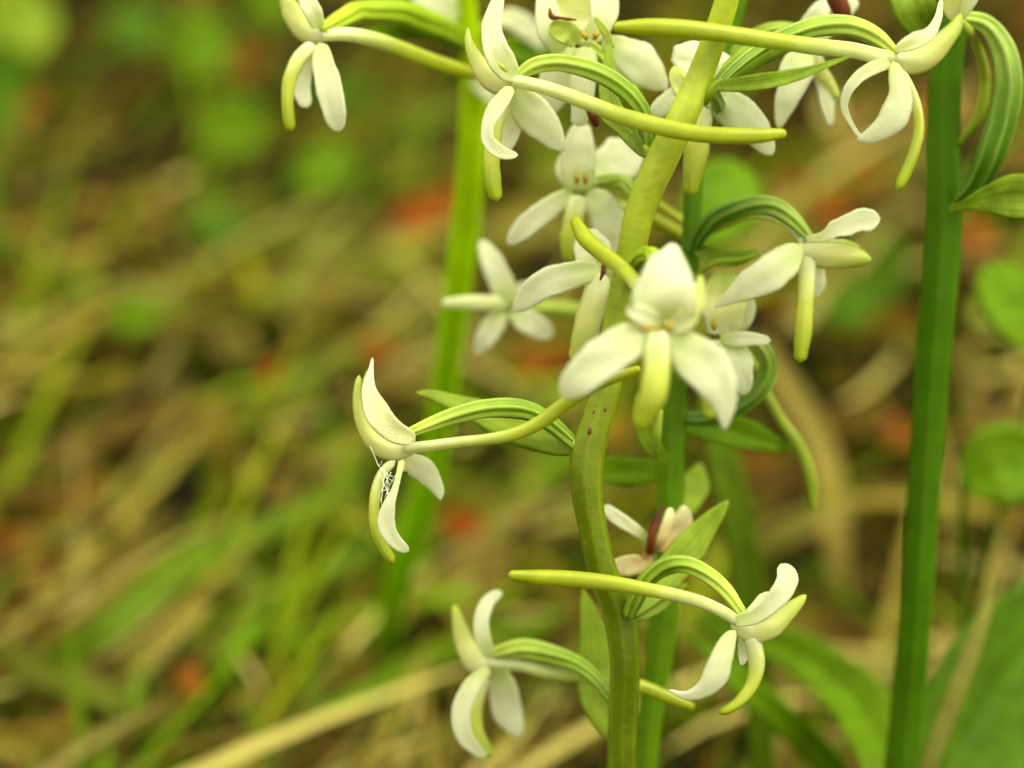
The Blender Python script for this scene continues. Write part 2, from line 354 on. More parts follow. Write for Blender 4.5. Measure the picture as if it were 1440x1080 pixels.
def patch(x, y, f=14, o=0.): return noise.noise(Vector((x*f+o, y*f, 2.2)))*.5+.5
def near(x, y): return (.12 + .88*max(0, min(1, (.56-y)/.16))) * max(0, min(1, (patch(x, y, 16, 5)-.3)*3.2))
def leftish(x, y): return max(.2, min(1, .6 - x*3)) * (.2 + .8*max(0, min(1, (.58-y)/.18))) * max(0, min(1, (patch(x, y, 18, 9)-.3)*3))
def mossy(x, y): return max(.08, min(1, (patch(x, y, 15, 1)-.32)*3.2)) * (1 - .72*max(0, min(1, (y-.48)/.14)))
def littered(x, y): return (1 - .5*max(0, min(1, (y-.48)/.14)))
scatter('leaf_litter', 5200, (.006, .018), (.003, .009), [(.14, .08, .010), (.05, .032, .004), (.30, .20, .04), (.018, .013, .002), (.22, .065, .006), (.12, .085, .006)], [4, 4, 2, 6, 1.2, 3], (.0005, .005), .3,
        'brown and tan leaf litter covering the forest floor', 'leaf litter', seg=3, wide=True, dens=littered)
scatter('moss', 7000, (.004, .012), (.0014, .0032), [(.18, .15, .002), (.085, .08, .001), (.28, .23, .006), (.04, .04, .0008), (.14, .16, .002)], [4, 4, 2, 3, 1.5], (.0, .004), .9,
        'olive green moss shoots between the fallen leaves', 'moss', seg=3, dens=mossy)
scatter('straw', 1250, (.02, .06), (.0012, .0040), [(.36, .28, .05), (.24, .155, .022), (.60, .50, .15), (.16, .09, .012)], [3, 3, 3, 3], (.002, .012), .22,
        'scattered dry straw bits lying over the moss', 'dry grass', seg=5, dens=near, aim=.65)
scatter('grass', 1100, (.02, .055), (.0012, .0030), [(.16, .28, .002), (.11, .20, .001), (.28, .34, .006), (.24, .40, .010), (.30, .30, .006)], [4, 3, 3, 3, 2], (.0, .008), .4,
        'short fresh green grass growing through the moss', 'grass', seg=5, dens=leftish, aim=.65)

# ------------------------------------------------------------------ background blades, leaves and herbs
def blade(pts, mat, label, cat='grass blade', group=None, cup=.35, name='grass_blade', th=.0003):
    rows = []
    for p in pts:
        q = G(p[0], p[1], p[2]); rows.append((q.x, q.y, q.z, p[3]*scale_at(q), p[4] if len(p) > 4 else 0))
    v, f, a = petal_mesh(rows, cup=cup, th=th, nu=20, nv=7, tip=.3, wob=.15, wave=.1)
    o = link_mesh(name, v, f, a.reshape(-1, 4), mat, origin=Vector(rows[0][:3])); return tag(o, label, cat, group)
B = blade
B([(-60, 985, 2, 20), (40, 950, 14, 22), (150, 882, 22, 23), (260, 800, 26, 21), (340, 757, 26, 19), (440, 715, 20, 17), (520, 655, 12, 8)], 'blade_green', 'long green grass blade rising across the lower meadow litter beside the bright stem', cup=.2)
B([(-60, 925, 6, 20), (60, 945, 18, 23), (140, 978, 20, 20), (230, 1025, 14, 13), (290, 1065, 4, 4)], 'blade_olive', 'short pale green blade crossing over the long green grass blade', cup=.2)
B([(-70, 705, 3, 17), (50, 652, 7, 18), (150, 615, 8, 18), (260, 575, 6, 15), (330, 560, 2, 6)], 'leaf_tan', 'broad tan dead grass blade lying next to the orange leaf')
B([(120, 700, 2, 9), (200, 665, 8, 13), (300, 610, 13, 14), (400, 545, 16, 13), (520, 482, 14, 12), (620, 450, 9, 10), (690, 430, 3, 4)], 'blade_olive', 'slender olive grass blade running from the red leaf towards the bright stem')
B([(60, 745, 2, 7), (110, 705, 5, 10), (175, 668, 2, 5)], 'leaf_red', 'narrow rusty red dead leaf strip on the straw', 'dead leaf', name='dead_leaf')
B([(230, 1120, 2, 10), (320, 1068, 10, 13), (400, 1030, 16, 13), (540, 955, 20, 12), (640, 908, 20, 12), (750, 880, 14, 10), (820, 842, 4, 5)], 'leaf_bright', 'vivid green grass blade arching behind the lowest left flower')
B([(350, 1040, 2, 8), (430, 985, 8, 13), (520, 932, 8, 14), (600, 905, 3, 6)], 'blade_olive', 'pale yellowish blade above the vivid green arching blade')
B([(690, 1090, 2, 8), (750, 1045, 8, 15), (830, 1000, 10, 14), (900, 965, 3, 6)], 'blade_straw', 'pale straw blade lying behind the foot of the zigzag stem')
B([(300, 265, 3, 10), (370, 303, 10, 18), (450, 340, 14, 19), (540, 375, 14, 18), (630, 408, 8, 16), (700, 425, 2, 6)], 'blade_olive', 'broad greyish green blade leaning downhill towards the bright stem')
B([(450, 172, 2, 6), (520, 162, 8, 11), (600, 155, 10, 11), (700, 150, 3, 6)], 'blade_olive', 'olive blade lying level behind the top of the bright stem')
B([(440, 470, 2, 10), (446, 420, 8, 12), (458, 375, 10, 11), (470, 330, 4, 5)], 'leaf_tan', 'upright tan dead stalk left of the small starry flower', 'dead stalk', name='dead_stalk')
B([(370, 470, 2, 9), (390, 425, 14, 14), (415, 390, 18, 12), (440, 350, 14, 5)], 'blade_olive', 'short yellowish green blade beside the tan dead stalk')
B([(1020, 795, 2, 12), (1070, 762, 7, 18), (1130, 735, 9, 19), (1210, 710, 9, 18), (1280, 695, 8, 18), (1360, 683, 7, 16), (1470, 680, 2, 9)], 'blade_straw', 'wide straw coloured blade lying level behind the dark green stem')
B([(1060, 480, 18, 8), (1100, 535, 24, 16), (1150, 622, 22, 20), (1172, 730, 18, 19), (1180, 830, 10, 17), (1188, 900, 2, 12)], 'blade_straw', 'tall bent dry stalk standing behind the hanging curved spur', 'dead stalk', name='dead_stalk')
B([(1080, 860, 3, 10), (1140, 905, 9, 16), (1190, 925, 9, 15), (1260, 880, 7, 13), (1310, 840, 2, 5)], 'blade_straw', 'bent straw blade forming a V in front of the dark green stem foot')
B([(1365, 480, 12, 8), (1372, 540, 12, 11), (1380, 610, 7, 11), (1385, 680, 2, 7)], 'leaf_tan', 'thin upright tan stalk between the dark green stem and the round leaves', 'dead stalk', name='dead_stalk')
B([(1425, 740, 8, 8), (1400, 790, 12, 13), (1375, 860, 10, 13), (1345, 930, 2, 8)], 'blade_straw', 'short leaning straw above the broad basal leaf')
B([(0, 860, 2, 8), (60, 852, 6, 15), (140, 838, 6, 15), (200, 800, 2, 6)], 'blade_straw', 'short pale straw piece under the long green blade')
B([(120, 770, 2, 10), (165, 758, 4, 18), (215, 750, 2, 9)], 'leaf_tan', 'small round cream dead leaf beside the red strip', 'dead leaf', name='dead_leaf', cup=.1)
B([(-30, 790, 2, 14), (20, 770, 5, 24), (75, 745, 2, 12)], 'leaf_tan', 'pale buff dead leaf next to the red strip and the straw', 'dead leaf', name='dead_leaf', cup=.1)
B([(120, 1010, 2, 7), (190, 950, 14, 12), (250, 890, 18, 11), (300, 850, 12, 5)], 'blade_straw', 'upright straw crossing beneath the long green blade')
B([(170, 1100, 2, 9), (200, 1030, 16, 14), (190, 980, 20, 11), (215, 930, 16, 4)], 'blade_green', 'short upright tuft blade between the pale blade and the vivid blade')
B([(330, 900, 2, 8), (365, 850, 14, 14), (340, 800, 18, 13), (320, 770, 14, 5)], 'blade_olive', 'curved olive blade standing right of the long green blade')
B([(250, 1000, 2, 8), (310, 930, 12, 12), (350, 880, 16, 10), (380, 830, 12, 4)], 'leaf_bright', 'bright green young blade standing between two straws')
B([(410, 860, 2, 8), (460, 810, 12, 12), (540, 745, 14, 12), (610, 690, 8, 5)], 'blade_green', 'green blade rising behind the flower with the spider silk')
B([(400, 700, 2, 10), (450, 655, 8, 15), (500, 625, 8, 13), (560, 600, 2, 6)], 'blade_straw', 'pale straw behind the flower with the spider silk')
B([(580, 880, 2, 8), (640, 800, 12, 13), (700, 745, 12, 13), (770, 690, 6, 6)], 'leaf_tan', 'tan dead blade behind the gap between the two left flowers')
B([(650, 700, 2, 8), (720, 660, 10, 13), (790, 640, 8, 12), (880, 640, 2, 5)], 'blade_olive', 'olive blade below the pointed leaf on the zigzag stem')
B([(1050, 960, 2, 8), (1090, 1000, 5, 14), (1100, 1060, 4, 12), (1110, 1110, 2, 6)], 'leaf_tan', 'brown tan blade between the basal leaf and the slanting green blade')
B([(1130, 230, 3, 10), (1170, 200, 7, 22), (1230, 170, 7, 20), (1290, 150, 3, 8)], 'leaf_tan', 'wide tan dead leaf behind the flower with the ring shaped petals', 'dead leaf', name='dead_leaf', cup=.1)

def round_leaf(x, y, rx, ry, h, mat, label, d=None, tilt=0, stem=True, herb='seedling', cat='seedling', group=None):
    # a small leafed herb: one blade leaf on a petiole that grows from the floor
    c = P(x, y, d) if d is not None else G(x, y, h)
    if stem and d is None: rx *= 1.2; ry *= 1.2
    s = scale_at(c); foot = Vector((c.x+random.uniform(-.006, .006), c.y+random.uniform(0, .01), 0)); foot.z = ground_z(foot.x, foot.y)-.001
    if stem:
        root = empty(herb, foot); par = root
    else: par = None
    ca, sa = math.cos(tilt), math.sin(tilt)
    nrm = (UP*.55 - FW*.84).normalized()                       # the leaf lies back, facing up and forward
    ax = RT*ca + UP.cross(RT).cross(RT).normalized()*0
    e1 = (RT*ca + UP*sa); e1 = (e1 - nrm*e1.dot(nrm)).normalized()
    a0 = c - e1*rx*s; a1 = c + e1*rx*s; rows = []
    for t in (0, .1, .25, .5, .75, .92, 1):
        q = a0.lerp(a1, t) - nrm*(.25*ry*s*(2*t-1)**2); rows.append((q.x, q.y, q.z, ry*s*max(.05, math.sin(math.pi*(t*.93+.035)))**.75, 0))
    v, f, a = petal_mesh(rows, cup=.2, th=.0004, nu=28, nv=9, tip=.15, wob=.05, wave=.12)
    lf = link_mesh('leaf' if stem else herb, v, f, a.reshape(-1, 4), mat, par)
    if stem:
        R = [(foot.x, foot.y, foot.z, .0006, 0), (foot.x*.6+a0.x*.4, foot.y*.6+a0.y*.4, foot.z*.45+a0.z*.55, .00055, 0), (a0.x, a0.y, a0.z, .0005, 0)]
        v, f, a = tube_mesh(R, m=8, nu=10); link_mesh('stem', v, f, a.reshape(-1, 4), 'leaf_mid', par)
        return tag(root, label, cat, group)
    return tag(lf, label, cat, group)
RL = round_leaf
RL(15, 40, 62, 52, 40, 'leaf_pale', 'large pale green oval leaf of a seedling in the dark mossy corner', tilt=.7)
RL(0, 130, 32, 60, 34, 'leaf_mid', 'upright green leaf tucked beneath the large pale oval leaf', tilt=.2)
RL(188, 42, 30, 34, 18, 'leaf_mid', 'dim dark green seedling leaf between two brighter round ones', tilt=1.0)
RL(282, 65, 40, 42, 24, 'leaf_bright', 'bright round green seedling leaf above the rusty patch by the topmost left flower', tilt=.4)
RL(328, 178, 42, 42, 22, 'leaf_bright', 'round green seedling leaf straight below the brightest round one', tilt=-.5)
RL(455, 238, 42, 30, 20, 'leaf_bright', 'oval green seedling leaf under the topmost left flower', tilt=.5)
RL(298, 315, 36, 38, 14, 'leaf_mid', 'dull green seedling leaf above the broad greyish blade', tilt=1.2)
RL(190, 445, 32, 28, 18, 'leaf_bright', 'lone small vivid green seedling leaf on the brown litter', tilt=.2)
RL(378, 0, 34, 26, 30, 'leaf_bright', 'green seedling leaf peeping over the head of the topmost left flower', tilt=.1)
RL(1425, 430, 85, 45, 0, 'leaf_bright', 'long bright green leaf right of the dark green stem, the upper one of two', d=75, tilt=1.9)
RL(1410, 655, 62, 62, 0, 'leaf_bright', 'round bright green leaf right of the dark green stem, the lower one of two', d=70, tilt=.4)
RL(1015, 285, 80, 60, 0, 'leaf_bright', 'broad bright green leaf behind the arched ovary flower', d=75, tilt=1.0)
RL(1195, 430, 36, 30, 26, 'leaf_mid', 'soft green leaf behind the hanging lip of the right hand flower', tilt=.6)
RL(1240, 380, 30, 46, 14, 'leaf_mid', 'dark green leaf between the right hand flower and the dark green stem', tilt=.1)
RL(480, 130, 40, 20, 12, 'leaf_mid', 'low dull green leaf behind the topmost left flower', tilt=.1)
def fallen(x, y, rx, ry, mat, label, tilt=0, h=14): return RL(x, y, rx*1.25, ry*1.25, h, mat, label, tilt=tilt, stem=False, herb='fallen_leaf', cat='fallen leaf')
fallen(588, 303, 28, 20, 'leaf_red', 'red fallen leaf left of the bright stem, above the starry flower', .3)
fallen(628, 285, 22, 22, 'leaf_orange', 'orange fallen leaf touching the bright green stem', .9)
fallen(1122, 272, 24, 22, 'leaf_red', 'red fallen leaf directly above the arched green ovary', .4)
fallen(1168, 290, 24, 20, 'leaf_red', 'crimson fallen leaf above the white upper petal of the right hand flower', -.3)
fallen(1215, 245, 26, 24, 'leaf_orange', 'orange fallen leaf below the ring of curled white petals', .8)
fallen(525, 492, 22, 14, 'leaf_red', 'small red fallen leaf above the tip of the silk draped flower', .2)
fallen(745, 515, 26, 22, 'leaf_orange', 'rust orange fallen leaf beneath the starry flower', .6)
fallen(790, 500, 22, 12, 'leaf_red', 'dark red fallen leaf beneath the starry flower', -.5)
fallen(655, 738, 32, 16, 'leaf_red', 'dark red fallen leaf between the silk draped flower and the zigzag stem', -.4)
fallen(695, 800, 26, 24, 'leaf_tan', 'tan fallen leaf above the lowest left flower', .5)
fallen(272, 578, 20, 14, 'leaf_orange', 'orange fallen leaf at the end of the broad tan blade', .6)
fallen(383, 525, 18, 12, 'leaf_red', 'tiny scarlet fallen leaf beside the slender olive blade', .1)
fallen(862, 600, 26, 20, 'leaf_orange', 'orange brown fallen leaf seen just right of the zigzag stem node', .9)
fallen(340, 90, 30, 16, 'leaf_orange', 'rusty fallen leaf among the round green seedlings', .5)
fallen(1265, 610, 14, 22, 'leaf_red', 'dark red fallen leaf close beside the dark green stem', 1.2)
fallen(1375, 330, 16, 22, 'leaf_red', 'red fallen leaf right of the dark green stem under the pointed leaf', 1.2)
fallen(40, 145, 18, 12, 'leaf_red', 'deep red fallen leaf in the dark mossy corner', .3)
fallen(270, 960, 16, 22, 'leaf_orange', 'small orange fallen leaf among the straw and young blades', .9)
fallen(1300, 160, 30, 20, 'leaf_orange', 'orange brown fallen leaf behind the curled hanging lip', .3)
fallen(330, 480, 26, 30, 'leaf_tan', 'yellowish tan fallen leaf above the slender olive blade', 1.0)
fallen(400, 690, 22, 20, 'leaf_tan', 'yellow tan fallen leaf left of the pale straw', .4)

# ------------------------------------------------------------------ the orchids
def orchid(label, pts, mat, lean=(0, 0), ridges=7, amp=.022, root=None, group='orchids in flower'):
    # pts run from the lowest visible point to the top: (x, y, d, half width)
    rows = to_rows(pts); p0 = Vector(rows[0][:3])
    if root is None:
        foot = Vector((p0.x+lean[0], p0.y+lean[1], 0)); foot.z = ground_z(foot.x, foot.y)-.003
        r0 = rows[0][3]
        midp = foot.lerp(p0, .5) + Vector((lean[0]*-.1, 0, 0))
        rows = [(*foot, r0*1.25, 0), (*midp, r0*1.12, 0)] + rows
    else:
        foot = Vector(rows[0][:3])
    e = empty('orchid_plant', foot)
    v, f, a = tube_mesh(rows, m=42, nu=120, ridges=ridges, amp=amp, twist=3.5, lump=.05)
    link_mesh('stem', v, f, a.reshape(-1, 4), mat, e)
    return tag(e, label, 'orchid', group)
def node(plant, x, y, d, r, x1, y1, mat):             # shoulder where a flower leaves the stem
    tube(plant, 'stem_node', [(x, y, d+.5, r), ((x+x1)/2, (y+y1)/2, d, r*.8), (x1, y1, d-.1, r*.34)], mat, m=14, nu=10, lump=.06)
W_ = 'white_petal'

# ---- A: the zigzag stem in focus
A = orchid('light green zigzag orchid stem bearing the sharpest white flowers, one draped with spider silk',
    [(874, 1090, 13, 20), (876, 1000, 11, 21), (879, 930, 9, 21.5), (870, 860, 8, 24), (846, 800, 6, 21), (834, 745, 5, 20.5), (825, 690, 4, 22), (826, 640, 3.5, 24),
     (838, 595, 3, 21), (850, 555, 2.5, 20), (862, 490, 2, 19), (874, 420, 1, 19.5), (887, 355, 0, 20), (902, 290, -1, 21.5), (930, 225, -2, 23), (957, 170, -3, 22), (985, 105, -3, 19), (1007, 45, -4, 17.5), (1024, -10, -5, 17), (1030, -80, -6, 15), (1045, -160, -6, 11), (1050, -210, -6, 5)],
    'stem_main', lean=(.004, .012))
for q in ((828, 648, 3, 15, 808, 624), (868, 882, 8, 16, 894, 850), (932, 238, -1.5, 15, 908, 208), (985, 138, -3, 14, 1012, 114)): node(A, *q, 'shoulder')
for q in ((829, 607, 1.2, 3.2), (851, 577, .9, 2.0), (835, 580, .8, 1.6)):
    tube(A, 'blemish', [(q[0]-1, q[1]+q[3], q[2], q[3]*.6), (q[0], q[1], q[2]-.1, q[3]), (q[0]+1, q[1]-q[3], q[2], q[3]*.6)], 'brown', m=8, nu=6, round0=True, flat=.5, lump=.3)
# left flower with the silk
f = flower(A, 572, 630, 0, 11, (-14, 4), -1.5, 'white flower in profile with spider silk under its hood')
petal(f, 'dorsal_sepal', [(588, 627, 1, 9), (572, 631, .8, 13), (550, 634, .6, 15), (526, 621, .3, 13), (509, 595, .3, 9.5), (502, 561, .5, 6.5), (505, 527, 1, 4.5)], 'hood', cup=-.55, th=.0005, tip=.06)
petal(f, 'petal', [(584, 620, -1.4, 8), (572, 614, -1.8, 12), (555, 607, -2.2, 16), (537, 590, -2.4, 18.5), (524, 566, -1.8, 14.5), (519, 538, -.8, 8), (522, 518, -.2, 3.5), (524, 502, .2, 1.6)], 'cream_petal', cup=.3, wave=.12, tip=.05)
petal(f, 'petal', [(574, 622, 3, 9), (552, 612, 4.2, 15), (534, 594, 4.4, 16), (520, 566, 3.8, 11), (514, 540, 3, 5), (516, 520, 2.8, 1.5)], 'hood', cup=-.3)
lip(f, [(556, 648, 0, 6), (541, 660, -.3, 7), (530, 684, -.5, 7.5), (526, 712, -.5, 8), (528, 740, -.2, 8), (538, 768, .2, 8), (548, 784, .3, 7.5), (555, 793, .4, 6)])
petal(f, 'lateral_sepal', [(566, 646, -1.5, 5), (562, 664, -2.2, 4.5, 20), (555, 690, -2.6, 6, 25), (547, 712, -2.6, 9.5, 12), (543, 732, -2.4, 12.5), (549, 752, -2.2, 11.5), (562, 767, -1.8, 9), (576, 775, -1.2, 5)], W_, cup=.2, wave=.15, tip=.08)
petal(f, 'lateral_sepal', [(560, 656, 2, 9), (576, 651, 3, 14), (593, 660, 4, 18), (608, 676, 4.8, 14), (617, 692, 5.2, 8), (620, 704, 5.3, 3)], W_, cup=-.15, wave=.1, tip=.1)
ovary(f, [(818, 634, 3, 8), (800, 618, 3.4, 9), (772, 594, 3, 11), (748, 580, 2.4, 12.5), (718, 574, 1.8, 13.5), (680, 575, 1.2, 13), (640, 584, .7, 11.5), (606, 596, .3, 9), (572, 610, 0, 6)])
spur(f, [(572, 631, .4, 8.5), (610, 626, -1.2, 7.5), (650, 621, -2.4, 7.6), (690, 617, -3, 8.2), (725, 610, -3.4, 9.2), (756, 596, -3.8, 10), (784, 576, -4.4, 10.5), (812, 556, -5.5, 10.5), (845, 538, -7, 9), (875, 527, -8, 7), (896, 519, -8.5, 4)])
petal(A, 'bract', [(818, 634, 3.6, 6, 30), (790, 622, 5, 20, 35), (755, 608, 6.4, 29, 38), (715, 592, 7.6, 29, 38), (672, 575, 8.6, 22, 35), (630, 561, 9.6, 13, 30), (603, 554, 10.2, 8, 25), (584, 552, 10.6, 3, 20)], 'bract_pale', cup=-.3, th=.0004, crease=.12, tip=.06)
def silk(fl, pts, r=.00004):
    rows = [(*P(*p), r, 0) for p in pts]; v, fa, a = tube_mesh(rows, m=5, nu=6, lump=0); link_mesh('silk_thread', v, fa, a.reshape(-1, 4), 'silk', fl)
rs = random.Random(5)
for a_, b_ in (((521, 628, 0), (532, 655, -1)), ((532, 655, -1), (545, 668, -1.6)), ((537, 648, -.5), (532, 655, -1)), ((540, 668, -1.2), (552, 670, -2)), ((532, 694, -1), (548, 688, -2.2)), ((530, 690, -.8), (537, 712, -2)),
                ((541, 660, -1), (536, 706, -1.8)), ((545, 664, -1.4), (545, 702, -2.5)), ((534, 665, -.8), (549, 698, -2.4)), ((550, 664, -2), (531, 700, -1)), ((543, 672, -1.2), (556, 680, -2.6)), ((537, 656, -.8), (548, 682, -2)), ((556, 668, -2.2), (541, 700, -1.6)), ((546, 690, -2), (538, 735, -1.8))):
    mid_ = tuple((u+v_)/2 + rs.uniform(-1.5, 1.5)*(1 if i < 2 else .2) for i, (u, v_) in enumerate(zip(a_, b_)))
    silk(f, [a_, mid_, b_], rs.uniform(.000024, .000046))
# lowest right flower
f = flower(A, 1042, 876, -1, 11, (13, 8), -2, 'white flower in profile with a curled hanging lip, lowest on the right of its stem')
petal(f, 'dorsal_sepal', [(1028, 874, 0, 8), (1040, 882, -.2, 12), (1056, 891, -.3, 14), (1080, 886, -.5, 15), (1102, 869, -.3, 13), (1120, 851, .2, 10), (1134, 836, .8, 5)], 'hood', cup=-.5, th=.0005)
petal(f, 'petal', [(1032, 874, -1.2, 8), (1046, 871, -1.8, 10), (1062, 866, -2.4, 11), (1083, 850, -3, 13), (1100, 830, -3.2, 15.5), (1107, 812, -2.8, 15), (1097, 793, -2, 7)], W_, cup=.35, wave=.1, tip=.08)
petal(f, 'petal', [(1046, 872, 2, 7), (1062, 856, 3, 9), (1075, 842, 3.4, 9), (1086, 834, 3.4, 5)], W_, cup=.2)
petal(f, 'lateral_sepal', [(1034, 886, -1.5, 6), (1025, 900, -2.4, 12), (1015, 925, -3, 17), (1006, 950, -3, 18), (989, 970, -2.4, 13), (966, 978, -1.6, 7), (939, 970, -.8, 2)], W_, cup=-.25, wave=.12, tip=.05)
petal(f, 'lateral_sepal', [(1044, 890, 2, 6), (1046, 906, 3, 9), (1046, 922, 3.4, 8), (1042, 936, 3.2, 3)], W_, cup=.2)
lip(f, [(1056, 893, 0, 12), (1062, 915, .3, 12.5), (1064, 938, .5, 12), (1058, 962, .5, 10), (1044, 982, .3, 8.5), (1028, 996, 0, 7), (1011, 1003, 0, 5)])
ovary(f, [(884, 866, 6, 8), (894, 844, 5, 10), (910, 815, 4, 11), (935, 797, 3, 12), (965, 794, 1.5, 12), (993, 807, .5, 11.5), (1020, 830, -.4, 10), (1042, 860, -1, 7)])
spur(f, [(1038, 874, -1, 8), (1018, 861, -1.6, 8.5), (989, 848, -2.2, 9), (950, 837, -2.8, 9.5), (910, 829, -3, 10), (870, 822, -3, 11), (830, 817, -3, 12), (794, 814, -2.8, 12), (757, 812, -2.4, 11), (722, 809, -2, 6)])
petal(A, 'bract', [(886, 868, 7, 6), (912, 838, 9, 17), (940, 806, 10.5, 24), (966, 774, 11.5, 24), (990, 744, 12, 17), (1010, 720, 12, 10), (1025, 703, 12, 3)], 'bract_pale', cup=.25, th=.0004, crease=.12, tip=.05)
petal(A, 'bract', [(888, 872, 7.5, 5), (905, 862, 8.5, 11), (928, 846, 9.5, 13), (950, 830, 10, 8), (966, 820, 10, 2)], 'bract', cup=.2, th=.0004)
# lowest left flower (a little behind)
z = 20
f = flower(A, 690, 932, z, 11, (-11, -2), -2, 'soft white flower in profile, lowest on the left of its stem')
petal(f, 'dorsal_sepal', [(694, 936, z, 12), (674, 934, z, 17), (657, 912, z, 16), (646, 882, z+.5, 11), (638, 850, z+1, 5)], 'hood', cup=-.4, th=.0005)
petal(f, 'petal', [(690, 925, z-2, 8), (680, 900, z-3, 11), (677, 873, z-3, 11), (686, 847, z-2, 10), (706, 832, z, 5)], W_, cup=.2)
petal(f, 'lateral_sepal', [(688, 940, z-1, 7), (664, 964, z-3, 12), (649, 1000, z-3.4, 14), (653, 1034, z-3, 12), (671, 1055, z-2, 8), (686, 1064, z-1, 3)], W_, cup=.2)
petal(f, 'lateral_sepal', [(700, 938, z+2, 10), (708, 970, z+4, 20), (715, 1004, z+5, 20), (727, 1028, z+5, 11), (732, 1038, z+5, 4)], W_, cup=-.1)
lip(f, [(682, 950, z, 9), (670, 984, z, 11), (667, 1015, z, 12), (676, 1045, z, 11), (691, 1065, z, 5)])
ovary(f, [(862, 985, 12, 8), (838, 955, 13, 9), (812, 934, 15, 11), (772, 919, 17, 13), (735, 912, 18.5, 13), (697, 919, z, 9)])
spur(f, [(690, 932, z, 8), (738, 937, z-1, 9), (773, 946, 18, 9.5), (815, 952, 17, 10), (858, 957, 17, 10), (905, 967, 17, 10), (940, 981, 17.5, 9), (971, 993, 18, 4)])
petal(A, 'bract', [(874, 1050, 13, 8), (848, 1000, 15, 24), (838, 945, 16.5, 27), (835, 895, 17, 21), (827, 855, 17, 11), (819, 826, 17, 3)], 'bract_pale', cup=-.2, th=.0004, crease=.1)
# flower nearest the lens
z = -22
f = flower(A, 930, 446, z+2, 16, (-2, 9), -2, 'out of focus white flower facing the lens with orange yellow anthers')
petal(f, 'dorsal_sepal', [(932, 450, z+1, 30), (932, 432, z-1, 45), (935, 405, z-1.5, 42), (940, 376, z-.5, 28), (945, 355, z+1, 13), (948, 342, z+2, 5)], W_, cup=.35, tip=.1)
petal(f, 'petal', [(928, 456, z, 10), (908, 446, z-1.5, 14), (892, 438, z-2, 11), (881, 434, z-1.5, 4)], W_, cup=.3)
petal(f, 'petal', [(945, 458, z, 12), (962, 452, z-1, 15), (976, 430, z-1, 14), (984, 404, z, 8), (985, 386, z+1, 3)], 'hood', cup=.3)
petal(f, 'lateral_sepal', [(924, 466, z, 12), (903, 473, z-1, 21), (872, 488, z-2, 28), (840, 510, z-2.4, 29), (808, 539, z-2, 22), (788, 557, z-1, 9)], W_, cup=.15, wave=.14)
petal(f, 'lateral_sepal', [(940, 470, z, 14), (962, 490, z-.5, 27), (988, 512, z-1, 34), (1010, 542, z-1, 29), (1019, 572, z-.6, 16), (1019, 606, z, 2)], W_, cup=.15, wave=.14, tip=.05)
lip(f, [(926, 464, z-1, 16), (924, 495, z-2, 19), (923, 527, z-2.6, 20), (917, 560, z-2.6, 20), (907, 586, z-2, 16), (900, 602, z-1.6, 10)], th=.0013)
anther(f, 908, 462, z-4, 7, -5, 3); anther(f, 941, 460, z-4, 8, 1, 7); anther(f, 924, 463, z-4, 6, 6, 1)
ovary(f, [(880, 404, 2, 8), (892, 374, -4, 9), (906, 358, -9, 10), (920, 362, -14, 10), (929, 395, -18, 10), (931, 440, z+2, 9)], mat='ovary_bright')
spur(f, [(930, 445, z+2, 9), (915, 428, -17, 10), (898, 405, -13, 10.5), (887, 390, -10.5, 11), (864, 369, -6.5, 11.6), (840, 351, -3.6, 11.8), (820, 331, -1.6, 11.5), (810, 312, -.5, 8.5)])
petal(A, 'bract', [(880, 410, 2, 6), (896, 388, -4.5, 8), (906, 362, -8, 9), (910, 344, -9.5, 4)], 'bract_pale', cup=.2)
# upper left-facing flower
f = flower(A, 716, 112, -1, 12, (-13, 4), -1.5, 'crisp white flower in profile with one petal curled into a hook')
petal(f, 'dorsal_sepal', [(732, 112, 0, 9), (718, 115, -.3, 14), (700, 114, -.5, 18), (681, 100, -.6, 15), (667, 78, -.2, 10), (659, 58, .3, 6.5), (658, 38, 1, 3)], 'hood', cup=-.45, th=.0005)
petal(f, 'petal', [(730, 108, -1.2, 8), (720, 103, -1.8, 14), (708, 90, -2.2, 19), (696, 66, -2.6, 18), (691, 40, -2.4, 14.5), (697, 12, -1.8, 11), (705, -12, -1.2, 6)], W_, cup=.25)
petal(f, 'petal', [(724, 106, 3, 8), (712, 92, 4, 15), (700, 70, 4.5, 13), (696, 45, 4.5, 7)], W_, cup=-.2)
petal(f, 'lateral_sepal', [(720, 122, -2, 7), (708, 138, -2.8, 11), (694, 158, -3.4, 12), (686, 178, -3.6, 9), (687, 198, -3.4, 9.5), (700, 212, -3, 10), (716, 217, -2.6, 7), (729, 218, -2.2, 3)], W_, cup=.3, wave=.1, tip=.05)
petal(f, 'lateral_sepal', [(722, 120, 2, 12), (738, 146, 3, 24), (760, 172, 4, 26), (780, 196, 4.6, 16), (794, 213, 5, 4)], W_, cup=-.1, wave=.1)
petal(f, 'petal', [(722, 150, 6, 9), (718, 185, 8, 13), (708, 208, 8.5, 11), (702, 222, 8.5, 4)], W_, cup=.1)
lip(f, [(714, 122, 0, 9), (703, 155, 0, 11), (694, 195, 0, 12), (691, 232, 0, 12.5), (694, 262, 0, 11.5), (699, 284, .3, 7)])
tube(f, 'anther', [(701, 88, -2.9, 1.6), (706, 94, -3.2, 3.2), (712, 100, -2.9, 2.2)], 'hood_green', m=8, nu=8, round0=True)
ovary(f, [(914, 222, -1, 8), (912, 190, -1.4, 9), (903, 158, -1.6, 11), (880, 128, -2, 12), (850, 107, -2, 12.5), (813, 93, -1.8, 12.5), (780, 88, -1.5, 12), (750, 93, -1.2, 11), (728, 106, -1, 7)])
